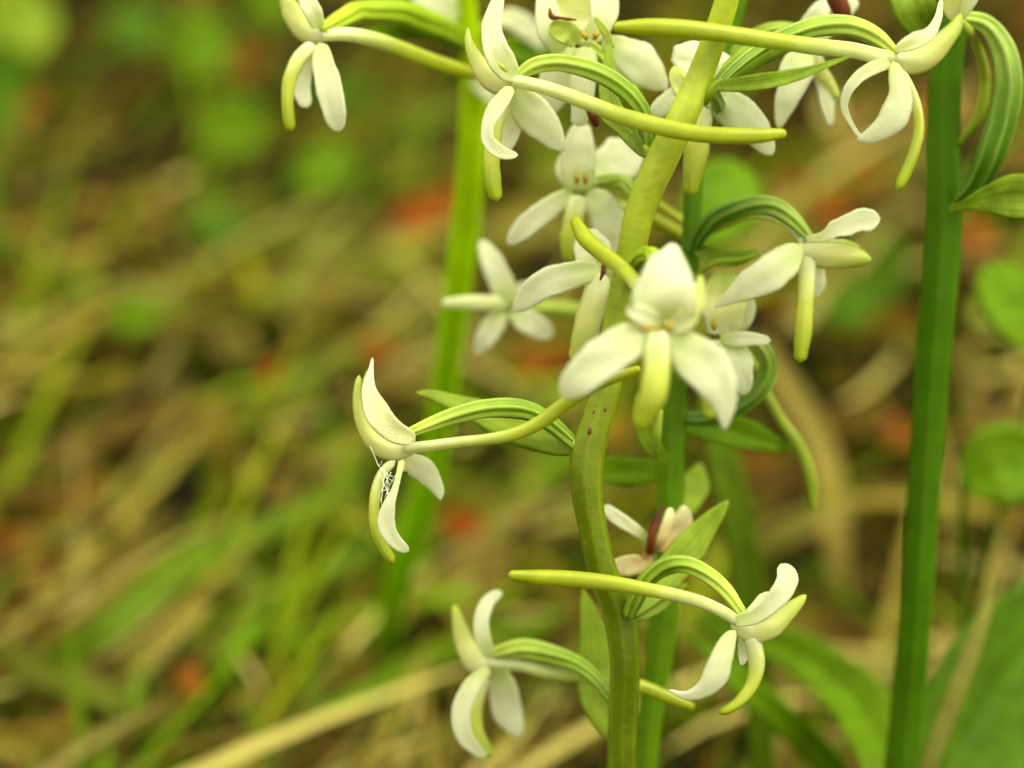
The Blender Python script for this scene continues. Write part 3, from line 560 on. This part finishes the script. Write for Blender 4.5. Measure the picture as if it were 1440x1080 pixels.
spur(f, [(716, 112, -1, 9), (740, 117, -2, 9.5), (765, 123, -3, 10), (795, 133, -3.8, 10.5), (830, 146, -4.6, 11), (873, 163, -5.6, 12), (923, 177, -6.6, 12.5), (973, 187, -7, 12), (1023, 191, -7, 12), (1065, 191, -6.6, 11), (1099, 188, -6.2, 6)])
petal(A, 'bract', [(910, 222, .5, 6), (882, 186, 2.5, 13), (860, 150, 4, 15), (853, 112, 5, 11), (856, 80, 6, 7), (858, 60, 6.4, 2)], 'bract', cup=.25, th=.0004, crease=.1)
petal(A, 'bract', [(909, 218, 1.5, 5), (893, 200, 2, 7), (868, 178, 2.6, 7.5), (845, 163, 3, 3)], 'bract_pale', cup=.25)
# flower behind it, facing the lens, with browned edge
z = 11
f = flower(A, 822, 55, z, 13, (2, 4), -3, 'white flower facing the lens with a browned hood edge and golden anthers')
petal(f, 'dorsal_sepal', [(812, 62, z+2, 24), (810, 30, z+3, 38), (814, 0, z+3, 40), (820, -40, z+3, 20)], 'hood', cup=.2)
petal(f, 'petal', [(792, 72, z-1, 16), (774, 40, z-2, 20), (768, 5, z-2, 15), (772, -30, z-1, 6)], W_, cup=.25)
petal(f, 'petal', [(830, 55, z-1, 13), (848, 26, z-1.6, 19), (850, 2, z-1.4, 20), (846, -26, z, 10)], W_, cup=.3)
petal(f, 'petal', [(812, 60, z-2, 10), (800, 47, z-3, 17), (784, 42, z-3.4, 16), (772, 38, z-3.4, 9)], 'hood_green', cup=.25)
tube(f, 'browned_edge', [(773, 12, z-3.8, 1.4), (776, 24, z-4, 4), (786, 25, z-4, 2.2), (800, 27, z-4, 2.2), (810, 28, z-3.6, 1)], 'brown', m=8, nu=14)
anther(f, 822, 50, z-4.2, 5.5, 3, 5); anther(f, 838, 49, z-4.2, 6, -2, 6)
petal(f, 'petal', [(862, 68, z-3, 4), (850, 44, z-4, 6), (836, 24, z-4.4, 2.5)], 'hood_green', cup=.2)
petal(f, 'lateral_sepal', [(846, 58, z, 10), (870, 68, z-.6, 20), (893, 84, z-.6, 29), (915, 104, z, 25), (930, 118, z+.6, 14), (939, 128, z+1, 4)], W_, cup=-.15)
petal(f, 'lateral_sepal', [(808, 66, z, 14), (796, 90, z-.6, 26), (782, 120, z, 28), (770, 148, z+1, 18), (760, 165, z+2, 6)], W_, cup=-.1)
lip(f, [(822, 66, z-2, 16), (822, 95, z-2.6, 19), (820, 125, z-2.4, 18), (817, 155, z-1.6, 14), (812, 178, z-1, 7)], mat=W_)
ovary(f, [(918, 205, 2, 8), (905, 160, 8, 10), (880, 120, 12, 11), (850, 85, 14, 11), (826, 62, z+2, 9)])
tube(f, 'withered_tip', [(826, 148, z-4, 4), (832, 160, z-4.4, 6.5), (838, 174, z-4.2, 5)], 'brown', m=8, nu=8, round0=True, lump=.3)
# soft flower below
z = 19
f = flower(A, 815, 262, z, 14, (0, 3), -3, 'soft white flower facing the lens beside the upper zigzag stem, with one yellow anther')
petal(f, 'dorsal_sepal', [(815, 268, z, 18), (813, 238, z-1, 24), (814, 205, z-1, 22), (819, 172, z, 9)], W_, cup=.3)
petal(f, 'petal', [(826, 258, z+2, 14), (850, 240, z+3, 28), (876, 222, z+4, 32), (898, 205, z+5, 14)], W_, cup=.1)
petal(f, 'petal', [(808, 262, z+1, 12), (795, 240, z+1, 14), (796, 215, z+2, 6)], W_, cup=.3)
petal(f, 'lateral_sepal', [(806, 272, z, 10), (785, 284, z-1, 14), (757, 304, z-1.4, 16.5), (733, 325, z-1, 15), (713, 344, z, 5)], W_, cup=.15)
petal(f, 'lateral_sepal', [(824, 274, z, 12), (842, 288, z-1, 23), (857, 312, z-1.2, 25), (866, 340, z-.6, 16), (870, 362, z, 5)], W_, cup=.1)
lip(f, [(815, 275, z-2, 14), (806, 308, z-2.6, 15), (802, 342, z-2.4, 14), (803, 368, z-2, 9)])
anther(f, 811, 250, z-4, 5.5, 0, 7); anther(f, 823, 251, z-4, 5.5, 0, 7)
ovary(f, [(905, 300, 4, 8), (890, 270, 14, 9), (865, 255, 20, 10), (835, 258, z+3, 10), (818, 264, z+1, 9)])
spur(f, [(816, 266, z+2, 8), (850, 285, z+8, 8), (900, 300, z+10, 9), (960, 330, z+12, 8)])
# flower half hidden behind the stem
z = 9
f = flower(A, 842, 376, z, 12, (-3, 4), -3, 'white flower half hidden by the zigzag stem, with a brown withered fleck')
petal(f, 'dorsal_sepal', [(845, 380, z, 16), (836, 362, z-.6, 26), (830, 344, z, 24), (826, 322, z+1, 10)], W_, cup=.3)
petal(f, 'lateral_sepal', [(845, 380, z-1, 9), (820, 383, z-1.6, 17), (790, 391, z-2, 21), (760, 403, z-1.8, 20), (738, 422, z-1, 15), (722, 440, z, 4)], W_, cup=.15)
petal(f, 'lateral_sepal', [(850, 382, z+2, 10), (870, 392, z+3, 18), (885, 420, z+4, 14), (893, 445, z+4, 4)], W_, cup=.1)
lip(f, [(846, 384, z-1, 14), (838, 412, z-1.4, 18), (829, 446, z-1.4, 19), (820, 480, z-1, 17), (810, 510, z, 9)], mat='hood')
tube(f, 'withered_tip', [(849, 374, z-3.6, 3.4), (848, 383, z-3.8, 3.4), (844, 394, z-3.6, 1)], 'brown', m=8, nu=8, round0=True, lump=.25)
ovary(f, [(868, 440, 3, 8), (880, 405, 9, 9), (866, 375, 13, 9), (846, 372, z+2, 8)])
# flower straight behind the upper stem
z = 9
f = flower(A, 985, 138, z, 13, (0, 3), -3, 'white flower behind the upper zigzag stem with a nibbled hood')
petal(f, 'dorsal_sepal', [(986, 145, z, 22), (984, 112, z-1, 32), (988, 82, z-1, 35), (992, 60, z, 20)], W_, cup=.25, wob=.25)
petal(f, 'petal', [(975, 140, z-1.6, 10), (958, 122, z-2.4, 14), (950, 103, z-2.4, 9), (950, 92, z-2, 3)], 'hood', cup=.3)
petal(f, 'lateral_sepal', [(978, 136, z, 12), (958, 140, z-.6, 21), (934, 150, z-.4, 17), (910, 164, z, 4)], W_, cup=-.1)
petal(f, 'lateral_sepal', [(994, 138, z, 12), (1018, 146, z-1, 25), (1044, 164, z-1.2, 27), (1066, 188, z-.6, 21), (1080, 208, z, 13), (1087, 218, z, 7)], W_, cup=-.15, wob=.12)
lip(f, [(987, 150, z-2, 15), (983, 185, z-2.6, 17.5), (978, 220, z-2.6, 17), (973, 252, z-2.2, 13), (970, 275, z-2, 8)])
ovary(f, [(1002, 125, 0, 8), (1010, 150, 8, 9), (1005, 165, 14, 9), (990, 150, z+3, 9)])
# upper right flower with the long spur across the stem
f = flower(A, 1258, 80, 3, 11, (12, 2), -2, 'white flower in profile with petals curled into a ring, its spur crossing the stem')
petal(f, 'dorsal_sepal', [(1246, 80, 3, 8), (1260, 82, 2.8, 14), (1280, 84, 2.6, 20), (1306, 76, 2.6, 20), (1330, 55, 3, 15), (1345, 36, 3.5, 11), (1352, 18, 4, 6)], 'hood', cup=-.7, th=.0005)
petal(f, 'petal', [(1258, 70, 1, 6), (1282, 62, .4, 9), (1304, 50, .4, 9), (1318, 28, .8, 6), (1324, -2, 1.4, 3)], W_, cup=.3)
petal(f, 'petal', [(1262, 68, 6, 6), (1285, 55, 7.4, 9), (1304, 45, 7.6, 6), (1316, 30, 7.6, 2)], W_, cup=.2)
petal(f, 'lateral_sepal', [(1252, 88, 1, 8), (1230, 95, 0, 10), (1208, 108, -.4, 9), (1192, 128, -.4, 7.5), (1187, 148, 0, 5.5), (1196, 172, .8, 3.4), (1208, 190, 1.4, 3), (1218, 199, 1.8, 2)], W_, cup=.2, tip=.04)
petal(f, 'lateral_sepal', [(1256, 86, 1, 7), (1262, 108, .4, 13), (1266, 132, 0, 17), (1261, 158, 0, 22), (1242, 180, .4, 17), (1220, 192, 1, 10), (1204, 196, 1.4, 3)], W_, cup=-.2, wave=.12, tip=.06)
lip(f, [(1264, 96, 3, 7), (1279, 122, 3, 7.5), (1290, 152, 3, 8), (1292, 184, 3, 8), (1284, 216, 3, 8.5), (1272, 246, 3, 8.5), (1262, 269, 3, 6.5)])
ovary(f, [(1004, 124, -3, 8), (1035, 94, -1, 10), (1075, 66, .6, 12), (1115, 47, 1.6, 13), (1160, 36, 2.4, 14), (1200, 38, 2.8, 13.5), (1233, 53, 3, 11.5), (1258, 74, 3, 7)])
spur(f, [(1256, 82, 3, 9.5), (1232, 78, 1, 11), (1200, 71, -.6, 11.5), (1150, 66, -2.6, 12), (1100, 59, -4.6, 12), (1050, 52, -6, 12.5), (1000, 45, -7, 13), (950, 40, -7.6, 13.5), (905, 38, -8, 12), (870, 38, -8, 6)])
petal(A, 'bract', [(1004, 122, -4.5, 6), (1040, 119, -5.2, 11), (1078, 114, -5.4, 12), (1120, 105, -5, 9), (1160, 92, -4.4, 5), (1198, 78, -4, 1.5)], 'bract', cup=.35, th=.0004, tip=.04)
petal(A, 'bract', [(1006, 118, 1, 6), (1036, 98, 3, 11), (1070, 80, 4.4, 12), (1110, 66, 5.4, 7), (1140, 56, 6, 2)], 'bract', cup=-.2, th=.0004)
petal(A, 'bract', [(1008, 112, 2, 5), (1030, 88, 5, 8), (1048, 70, 7, 5), (1062, 58, 8, 2)], 'bract_pale', cup=-.2)

# ---- B: the dark thick stem
Bp = orchid('dark green thick orchid stem with an arched ribbed ovary and broad basal leaves',
    [(1266, 1095, 36, 24), (1276, 1000, 34, 24), (1286, 880, 31, 24), (1296, 740, 28, 23), (1304, 620, 26, 24), (1312, 500, 24, 26), (1322, 390, 22, 26), (1328, 300, 21, 26), (1326, 200, 20, 23), (1330, 100, 19, 23), (1342, 0, 18, 24), (1350, -90, 18, 22), (1352, -200, 18, 16), (1356, -270, 18, 6)],
    'stem_dark', lean=(-.006, .01))
f = flower(Bp, 1348, 30, 12, 10, (-6, -8), -2, 'flower mostly above the frame on the dark stem')
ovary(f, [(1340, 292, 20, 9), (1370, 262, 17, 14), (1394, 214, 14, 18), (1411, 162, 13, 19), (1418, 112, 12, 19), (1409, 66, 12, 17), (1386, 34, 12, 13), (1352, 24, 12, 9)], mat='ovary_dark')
petal(f, 'dorsal_sepal', [(1348, 28, 6, 10), (1340, 5, 4, 14), (1345, -25, 3, 12), (1355, -50, 3, 4)], 'hood', cup=-.3)
petal(f, 'lateral_sepal', [(1346, 26, 6, 8), (1362, 0, 4, 12), (1375, -25, 3, 10), (1385, -45, 3, 3)], W_, cup=.2)
spur(f, [(1350, 30, 8, 7), (1372, 60, 14, 7), (1385, 110, 17, 8), (1378, 160, 18, 8), (1350, 200, 19, 5)], mat='spur_dull')
petal(Bp, 'bract', [(1334, 294, 18, 6), (1362, 288, 12, 9), (1390, 281, 9, 20), (1425, 277, 7, 30), (1470, 280, 5, 30), (1520, 290, 4, 18), (1560, 300, 3, 3)], 'bract', cup=.25, th=.0005, crease=.1)
petal(Bp, 'bract', [(1332, 45, 20, 6), (1305, 40, 19, 20), (1285, 10, 17, 32), (1270, -40, 18, 26), (1262, -90, 18, 4)], 'bract', cup=.2, th=.0005, crease=.1)
def basal(plant, pts, mat, cup=.25, name='leaf', crease=.14):
    o = petal(plant, name, pts, mat, cup=cup, th=.0007, nu=30, nv=13, crease=crease, wave=.1); return o
basal(Bp, [(1262, 1180, 45, 18), (1245, 1060, 50, 42), (1205, 985, 58, 40), (1140, 930, 64, 31), (1085, 903, 70, 25), (1020, 880, 76, 20), (965, 866, 80, 6)], 'leaf_bright')
basal(Bp, [(1275, 1250, 45, 20), (1310, 1140, 50, 60), (1370, 1030, 54, 96), (1440, 930, 58, 100), (1520, 840, 64, 70), (1590, 770, 70, 12)], 'leaf_mid')

# ---- C: the stem behind the zigzag one
C_ = orchid('mid green orchid stem close behind the zigzag stem, with a brown withered flower low down',
    [(906, 1095, 26, 17), (915, 1000, 25, 18), (930, 900, 24, 20), (940, 800, 23, 21), (942, 700, 22, 20), (944, 620, 21, 20), (950, 540, 20, 17), (960, 450, 19, 15), (970, 370, 18, 14), (974, 290, 18, 13), (978, 210, 18, 12), (1000, 120, 17, 11), (1030, 40, 17, 10), (1050, -40, 17, 9), (1060, -100, 17, 4)],
    'stem_mid', lean=(.006, .012))
z = 9
f = flower(C_, 1132, 346, z, 12, (12, 6), -2, 'white flower in profile on an arched green ovary, right of the stems')
petal(f, 'dorsal_sepal', [(1120, 344, z, 8), (1132, 352, z-.3, 14), (1152, 357, z-.6, 19), (1182, 359, z-.6, 19), (1208, 362, z, 15), (1226, 366, z+.6, 7)], 'hood', cup=-.8, th=.0006)
petal(f, 'petal', [(1132, 336, z-1, 5), (1156, 333, z-2, 7), (1178, 322, z-2.4, 14), (1203, 311, z-2.4, 17), (1224, 308, z-2, 15), (1238, 307, z-1.6, 7)], W_, cup=.2, wob=.15)
petal(f, 'petal', [(1134, 340, z+2, 6), (1160, 345, z+3.6, 9), (1190, 346, z+4, 8), (1210, 348, z+4, 3)], 'hood', cup=.2)
petal(f, 'lateral_sepal', [(1128, 346, z-1, 9), (1112, 360, z-2, 22), (1090, 380, z-2.6, 27), (1062, 396, z-2.4, 24), (1033, 414, z-1.6, 13), (1004, 433, z-.6, 2.5)], W_, cup=-.12)
petal(f, 'lateral_sepal', [(1144, 360, z+3, 7), (1150, 382, z+4, 10), (1152, 402, z+4, 8), (1148, 420, z+4, 2)], W_, cup=.1)
lip(f, [(1136, 358, z, 12), (1135, 395, z-.4, 13), (1132, 435, z-.6, 12.5), (1129, 475, z-.4, 12), (1125, 510, z, 8)])
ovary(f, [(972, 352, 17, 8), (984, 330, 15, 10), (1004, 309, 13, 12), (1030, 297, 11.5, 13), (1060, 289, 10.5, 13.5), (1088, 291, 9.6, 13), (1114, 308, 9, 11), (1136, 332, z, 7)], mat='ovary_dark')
spur(f, [(1130, 340, z, 7), (1112, 320, z+2, 6), (1090, 308, z+4, 6), (1060, 302, z+7, 6), (1020, 315, 22, 7), (985, 325, 25, 7), (955, 308, 27, 7), (925, 286, 28, 5)])
petal(C_, 'bract', [(970, 340, 18, 5), (985, 352, 16, 10), (1008, 362, 15, 13), (1038, 362, 15, 12), (1068, 352, 16, 3)], 'bract', cup=.3)
tube(C_, 'stalk', [(968, 408, 17, 5), (984, 384, 14, 4), (1006, 369, 13, 4.5), (1040, 365, 14, 4), (1070, 358, 16, 2)], 'bract_pale', m=8, nu=16)
# flower right behind the blurred front one
z = 14
f = flower(C_, 1022, 462, z, 14, (2, 6), -3, 'soft yellowish flower tucked behind the blurred front flower')
petal(f, 'dorsal_sepal', [(1020, 470, z, 22), (1018, 440, z-.6, 32), (1018, 410, z, 30), (1020, 382, z+1, 12)], 'hood', cup=.3)
petal(f, 'petal', [(1030, 465, z, 10), (1046, 445, z, 14), (1050, 420, z, 11), (1048, 402, z, 4)], W_, cup=.2)
petal(f, 'lateral_sepal', [(1012, 478, z-1, 8), (1035, 477, z-2.4, 11), (1062, 477, z-3, 9), (1084, 479, z-3, 5)], W_, cup=.2)
petal(f, 'lateral_sepal', [(1022, 475, z-1, 14), (1034, 500, z-2, 21), (1042, 528, z-2, 18), (1048, 556, z-1, 6)], W_, cup=.15)
lip(f, [(1010, 478, z-1, 13), (1004, 520, z, 15), (1000, 560, z+1, 13), (998, 590, z+1, 7)])
anther(f, 1004, 457, z-3, 6, 0, 6)
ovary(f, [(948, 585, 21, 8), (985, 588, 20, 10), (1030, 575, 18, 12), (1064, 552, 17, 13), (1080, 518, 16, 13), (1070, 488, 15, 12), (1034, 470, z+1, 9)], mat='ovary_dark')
spur(f, [(1030, 470, 18, 6), (1058, 510, 24, 6), (1076, 550, 27, 6), (1096, 586, 28, 7), (1124, 628, 28, 8), (1140, 674, 28, 8.5), (1143, 712, 28, 5)], mat='spur_dull')
petal(C_, 'bract', [(946, 600, 21, 6), (975, 598, 24, 17), (1015, 602, 26, 23), (1058, 614, 28, 20), (1094, 625, 29, 10), (1117, 629, 30, 2)], 'leaf_bright', cup=.25, th=.0004, crease=.1)
petal(C_, 'bract', [(940, 668, 21, 6), (915, 664, 24, 18), (880, 662, 26, 20), (845, 660, 28, 15), (815, 655, 29, 3)], 'leaf_bright', cup=.25, th=.0004)
petal(C_, 'bract', [(938, 650, 19, 6), (916, 625, 17, 13), (903, 590, 16, 13), (898, 550, 16, 4)], 'bract', cup=.3)
petal(C_, 'bract', [(952, 720, 23, 6), (968, 705, 27, 18), (978, 680, 29, 20), (985, 650, 30, 4)], 'bract_pale', cup=.2)
tube(C_, 'flower_bud', [(922, 640, 16, 4), (924, 610, 14, 6), (927, 580, 13, 5)], 'ovary', m=10, nu=10)
# withered flower
z = 15
f = flower(C_, 912, 762, z, 8, (0, -6), -2, 'brown withered flower with creamy shrivelled petals')
petal(f, 'petal', [(912, 760, z, 6), (892, 744, z-1, 8), (868, 728, z-1, 10), (848, 712, z, 7)], W_, cup=.2)
petal(f, 'petal', [(912, 775, z, 5), (906, 794, z-1, 12), (884, 796, z-1.4, 16), (858, 798, z-1, 9)], 'withered', cup=.1)
petal(f, 'petal', [(914, 778, z, 4), (926, 766, z-1, 7), (936, 742, z-1, 8), (944, 714, z, 5)], 'withered', cup=.3)
petal(f, 'petal', [(920, 775, z+1, 6), (946, 752, z+2, 16), (960, 728, z+2, 14), (962, 710, z+2, 4)], 'withered', cup=.2)
tube(f, 'withered_tip', [(913, 778, z-1, 5), (916, 756, z-1.6, 6), (924, 730, z-1.4, 5), (932, 712, z-1, 2)], 'brown', m=8, nu=12, lump=.25)
ovary(f, [(938, 830, 22, 7), (926, 812, 18, 8), (916, 790, z+1, 8), (912, 768, z, 6)], mat='ovary_dark')
# starry flower far left
z = 36
f = flower(C_, 712, 428, z, 12, (-3, 3), -3, 'out of focus starry white flower on a thin stalk beside the bright stem')
petal(f, 'dorsal_sepal', [(715, 430, z-1, 12), (706, 400, z-2, 17), (692, 370, z-2, 16), (676, 338, z-1, 6)], W_, cup=.2)
petal(f, 'lateral_sepal', [(708, 438, z-1, 11), (692, 460, z-2, 16), (680, 480, z-2, 13), (668, 497, z-1, 4)], W_, cup=.2)
petal(f, 'lateral_sepal', [(718, 438, z-1, 10), (738, 450, z-2, 16), (758, 462, z-2, 16), (778, 470, z-1, 7)], W_, cup=.2)
petal(f, 'petal', [(718, 425, z, 10), (735, 410, z, 14), (748, 400, z, 6)], W_, cup=.2)
spur(f, [(712, 428, z, 10), (685, 426, z-3, 11), (655, 425, z-4, 10), (628, 426, z-4, 6)], mat='heart')
ovary(f, [(958, 470, 20, 7), (900, 452, 28, 9), (840, 440, 34, 10), (780, 434, 37, 11), (722, 430, z+1, 8)])
# flower behind the ring-petalled one
z = 15
f = flower(C_, 1138, 62, z, 12, (-6, 3), -3, 'white flower half hidden behind a long spur, with a dark wine red bud tip above')
petal(f, 'dorsal_sepal', [(1138, 66, z, 14), (1142, 40, z, 19), (1152, 18, z, 15), (1168, 0, z+1, 6)], W_, cup=.2)
petal(f, 'petal', [(1145, 60, z, 8), (1185, 20, z+1, 12), (1205, -2, z+1, 8)], W_, cup=.2)
petal(f, 'lateral_sepal', [(1136, 70, z-1, 12), (1122, 95, z-2, 24), (1110, 130, z-2, 19), (1100, 160, z-1.4, 11), (1095, 182, z-1, 4)], W_, cup=.15)
petal(f, 'lateral_sepal', [(1146, 75, z+1, 8), (1156, 110, z+2, 11), (1163, 145, z+2, 10), (1168, 178, z+2, 5)], W_, cup=.1)
lip(f, [(1140, 72, z, 12), (1150, 95, z+1, 13), (1168, 118, z+2, 8), (1178, 140, z+2, 4)], mat='hood')
tube(f, 'withered_tip', [(1165, -30, z-3, 12), (1176, -2, z-3.4, 14), (1186, 20, z-3, 12), (1192, 36, z-2.4, 5)], 'brown', m=12, nu=14, lump=.15)
ovary(f, [(1016, 92, 17, 7), (1045, 62, 17, 9), (1085, 42, 16.5, 10), (1120, 46, 16, 10), (1140, 64, z, 8)])

# ---- D: the bright stem further back
g0 = G(522, 948, -2); dd = ((g0-CP).dot(FW)-D)*1e3
Dp = orchid('bright green orchid stem leaning beside the starry flower, with a flower reaching left',
    [(520, 948, dd, 17), (548, 868, dd*.78, 18), (568, 790, dd*.64, 18), (598, 690, dd*.54, 18), (618, 600, dd*.48, 18), (630, 500, dd*.42, 19), (643, 410, dd*.38, 19.5), (655, 310, dd*.35, 20), (663, 220, dd*.32, 20), (666, 130, dd*.30, 19), (662, 60, dd*.28, 14), (656, 0, dd*.27, 13), (652, -80, dd*.25, 12), (650, -150, dd*.24, 5)],
    'stem_bright', root=True)
ds = dd*.29
z = 10
f = flower(Dp, 448, 44, z, 12, (-10, 6), -2, 'bright white flower in profile reaching left from the bright stem')
petal(f, 'dorsal_sepal', [(466, 44, z, 8), (452, 46, z, 14), (434, 42, z, 19), (414, 22, z, 16), (402, -4, z+.5, 11), (400, -30, z+1, 4)], 'hood', cup=-.4, th=.0006)
petal(f, 'petal', [(450, 38, z-1, 9), (440, 18, z-2, 13), (430, -6, z-2, 12), (424, -30, z-1, 5)], W_, cup=.25)
petal(f, 'lateral_sepal', [(450, 60, z-1, 9), (454, 86, z-2, 15), (462, 120, z-2.4, 19), (470, 156, z-2, 17), (477, 186, z-1, 8)], W_, cup=.15)
petal(f, 'lateral_sepal', [(440, 64, z+2, 8), (428, 92, z+3, 12), (424, 124, z+3.4, 13), (432, 152, z+3, 8)], W_, cup=.1)
lip(f, [(442, 62, z-1, 11), (422, 80, z-1.4, 11), (409, 105, z-1.6, 10), (404, 140, z-1.4, 9), (406, 168, z-1.2, 8.5), (409, 186, z-1, 6.5)])
ovary(f, [(660, 62, ds, 9), (632, 46, ds-6, 15), (596, 30, ds-14, 17), (555, 16, ds-22, 16), (515, 16, ds-28, 14), (480, 26, z+3, 12), (456, 40, z, 8)], mat='ovary_bright')
spur(f, [(452, 50, z, 9), (485, 48, z+1, 10), (520, 54, z+3, 11), (560, 68, z+6, 12), (600, 84, z+9, 12), (640, 97, z+12, 11), (668, 104, z+14, 6)])
petal(Dp, 'bract', [(662, 66, ds, 6), (620, 52, ds-8, 12), (570, 46, ds-14, 10), (520, 44, ds-18, 6), (480, 48, ds-20, 2)], 'leaf_bright', cup=.3)
for i, (lab, pp) in enumerate((('white petals of a flower left of the bright stem tip', [(650, 20, 14), (625, 10, 24), (600, -6, 20), (580, -30, 6)]),
                               ('white petals of a flower right of the bright stem tip', [(690, 30, 8), (715, 26, 14), (738, 36, 15), (762, 50, 6)]),
                               ('white petals of a flower low on the bright stem head', [(668, 100, 7), (672, 112, 13), (682, 124, 14), (698, 132, 5)]))):
    x0, y0, _ = pp[0]
    f = flower(Dp, x0, y0, ds, 9, ((pp[1][0]-x0)*.3, (pp[1][1]-y0)*.3), -2, lab)
    petal(f, 'petal', [(x, y, ds-3+j, h) for j, (x, y, h) in enumerate(pp)], W_, cup=.2)
    petal(f, 'petal', [(x+4, y+(6 if i else -10)*j, ds+3+j, h*.7) for j, (x, y, h) in enumerate(pp)], W_, cup=.2)
    ovary(f, [(658, y0+26, ds, 6), ((x0+658)/2, y0+16, ds, 7), (x0, y0, ds, 6)], mat='ovary_bright')
petal(Dp, 'bract', [(664, 75, ds, 6), (700, 68, ds+3, 16), (740, 72, ds+6, 18), (780, 80, ds+8, 6)], 'leaf_bright', cup=.2)

# ---- broad blades standing near the stems
def near_blade(pts, mat, label, cat='grass blade', name='grass_blade'):
    rows = to_rows(pts); p0 = Vector(rows[0][:3]); foot = Vector((p0.x, p0.y+.01, 0)); foot.z = ground_z(foot.x, foot.y)-.002
    rows = [(*foot, rows[0][3]*.8, 0)] + rows
    v, fa, a = petal_mesh(rows, cup=.3, th=.0004, nu=34, nv=7, tip=.15, wave=.08)
    o = link_mesh(name, v, fa, a.reshape(-1, 4), mat, origin=foot); return tag(o, label, cat)
near_blade([(1075, 1100, 85, 18), (1062, 930, 78, 22), (1050, 820, 72, 24), (1034, 720, 68, 25), (1010, 630, 66, 22), (995, 560, 66, 14), (985, 500, 68, 4)], 'blade_green', 'soft olive green grass blade standing behind the withered flower')
near_blade([(1170, 1085, 70, 22), (1105, 1015, 62, 21), (1045, 960, 60, 19), (1000, 915, 62, 14), (960, 890, 66, 4)], 'leaf_bright', 'slanting bright green blade below the curled lip of the lowest right flower')
near_blade([(1302, 1090, 38, 13), (1330, 1010, 40, 14), (1360, 930, 42, 14), (1385, 860, 46, 11), (1405, 800, 50, 4)], 'stalk_dull', 'olive brown dry stalk leaning over the broad basal leaf', 'dead stalk', 'dead_stalk')
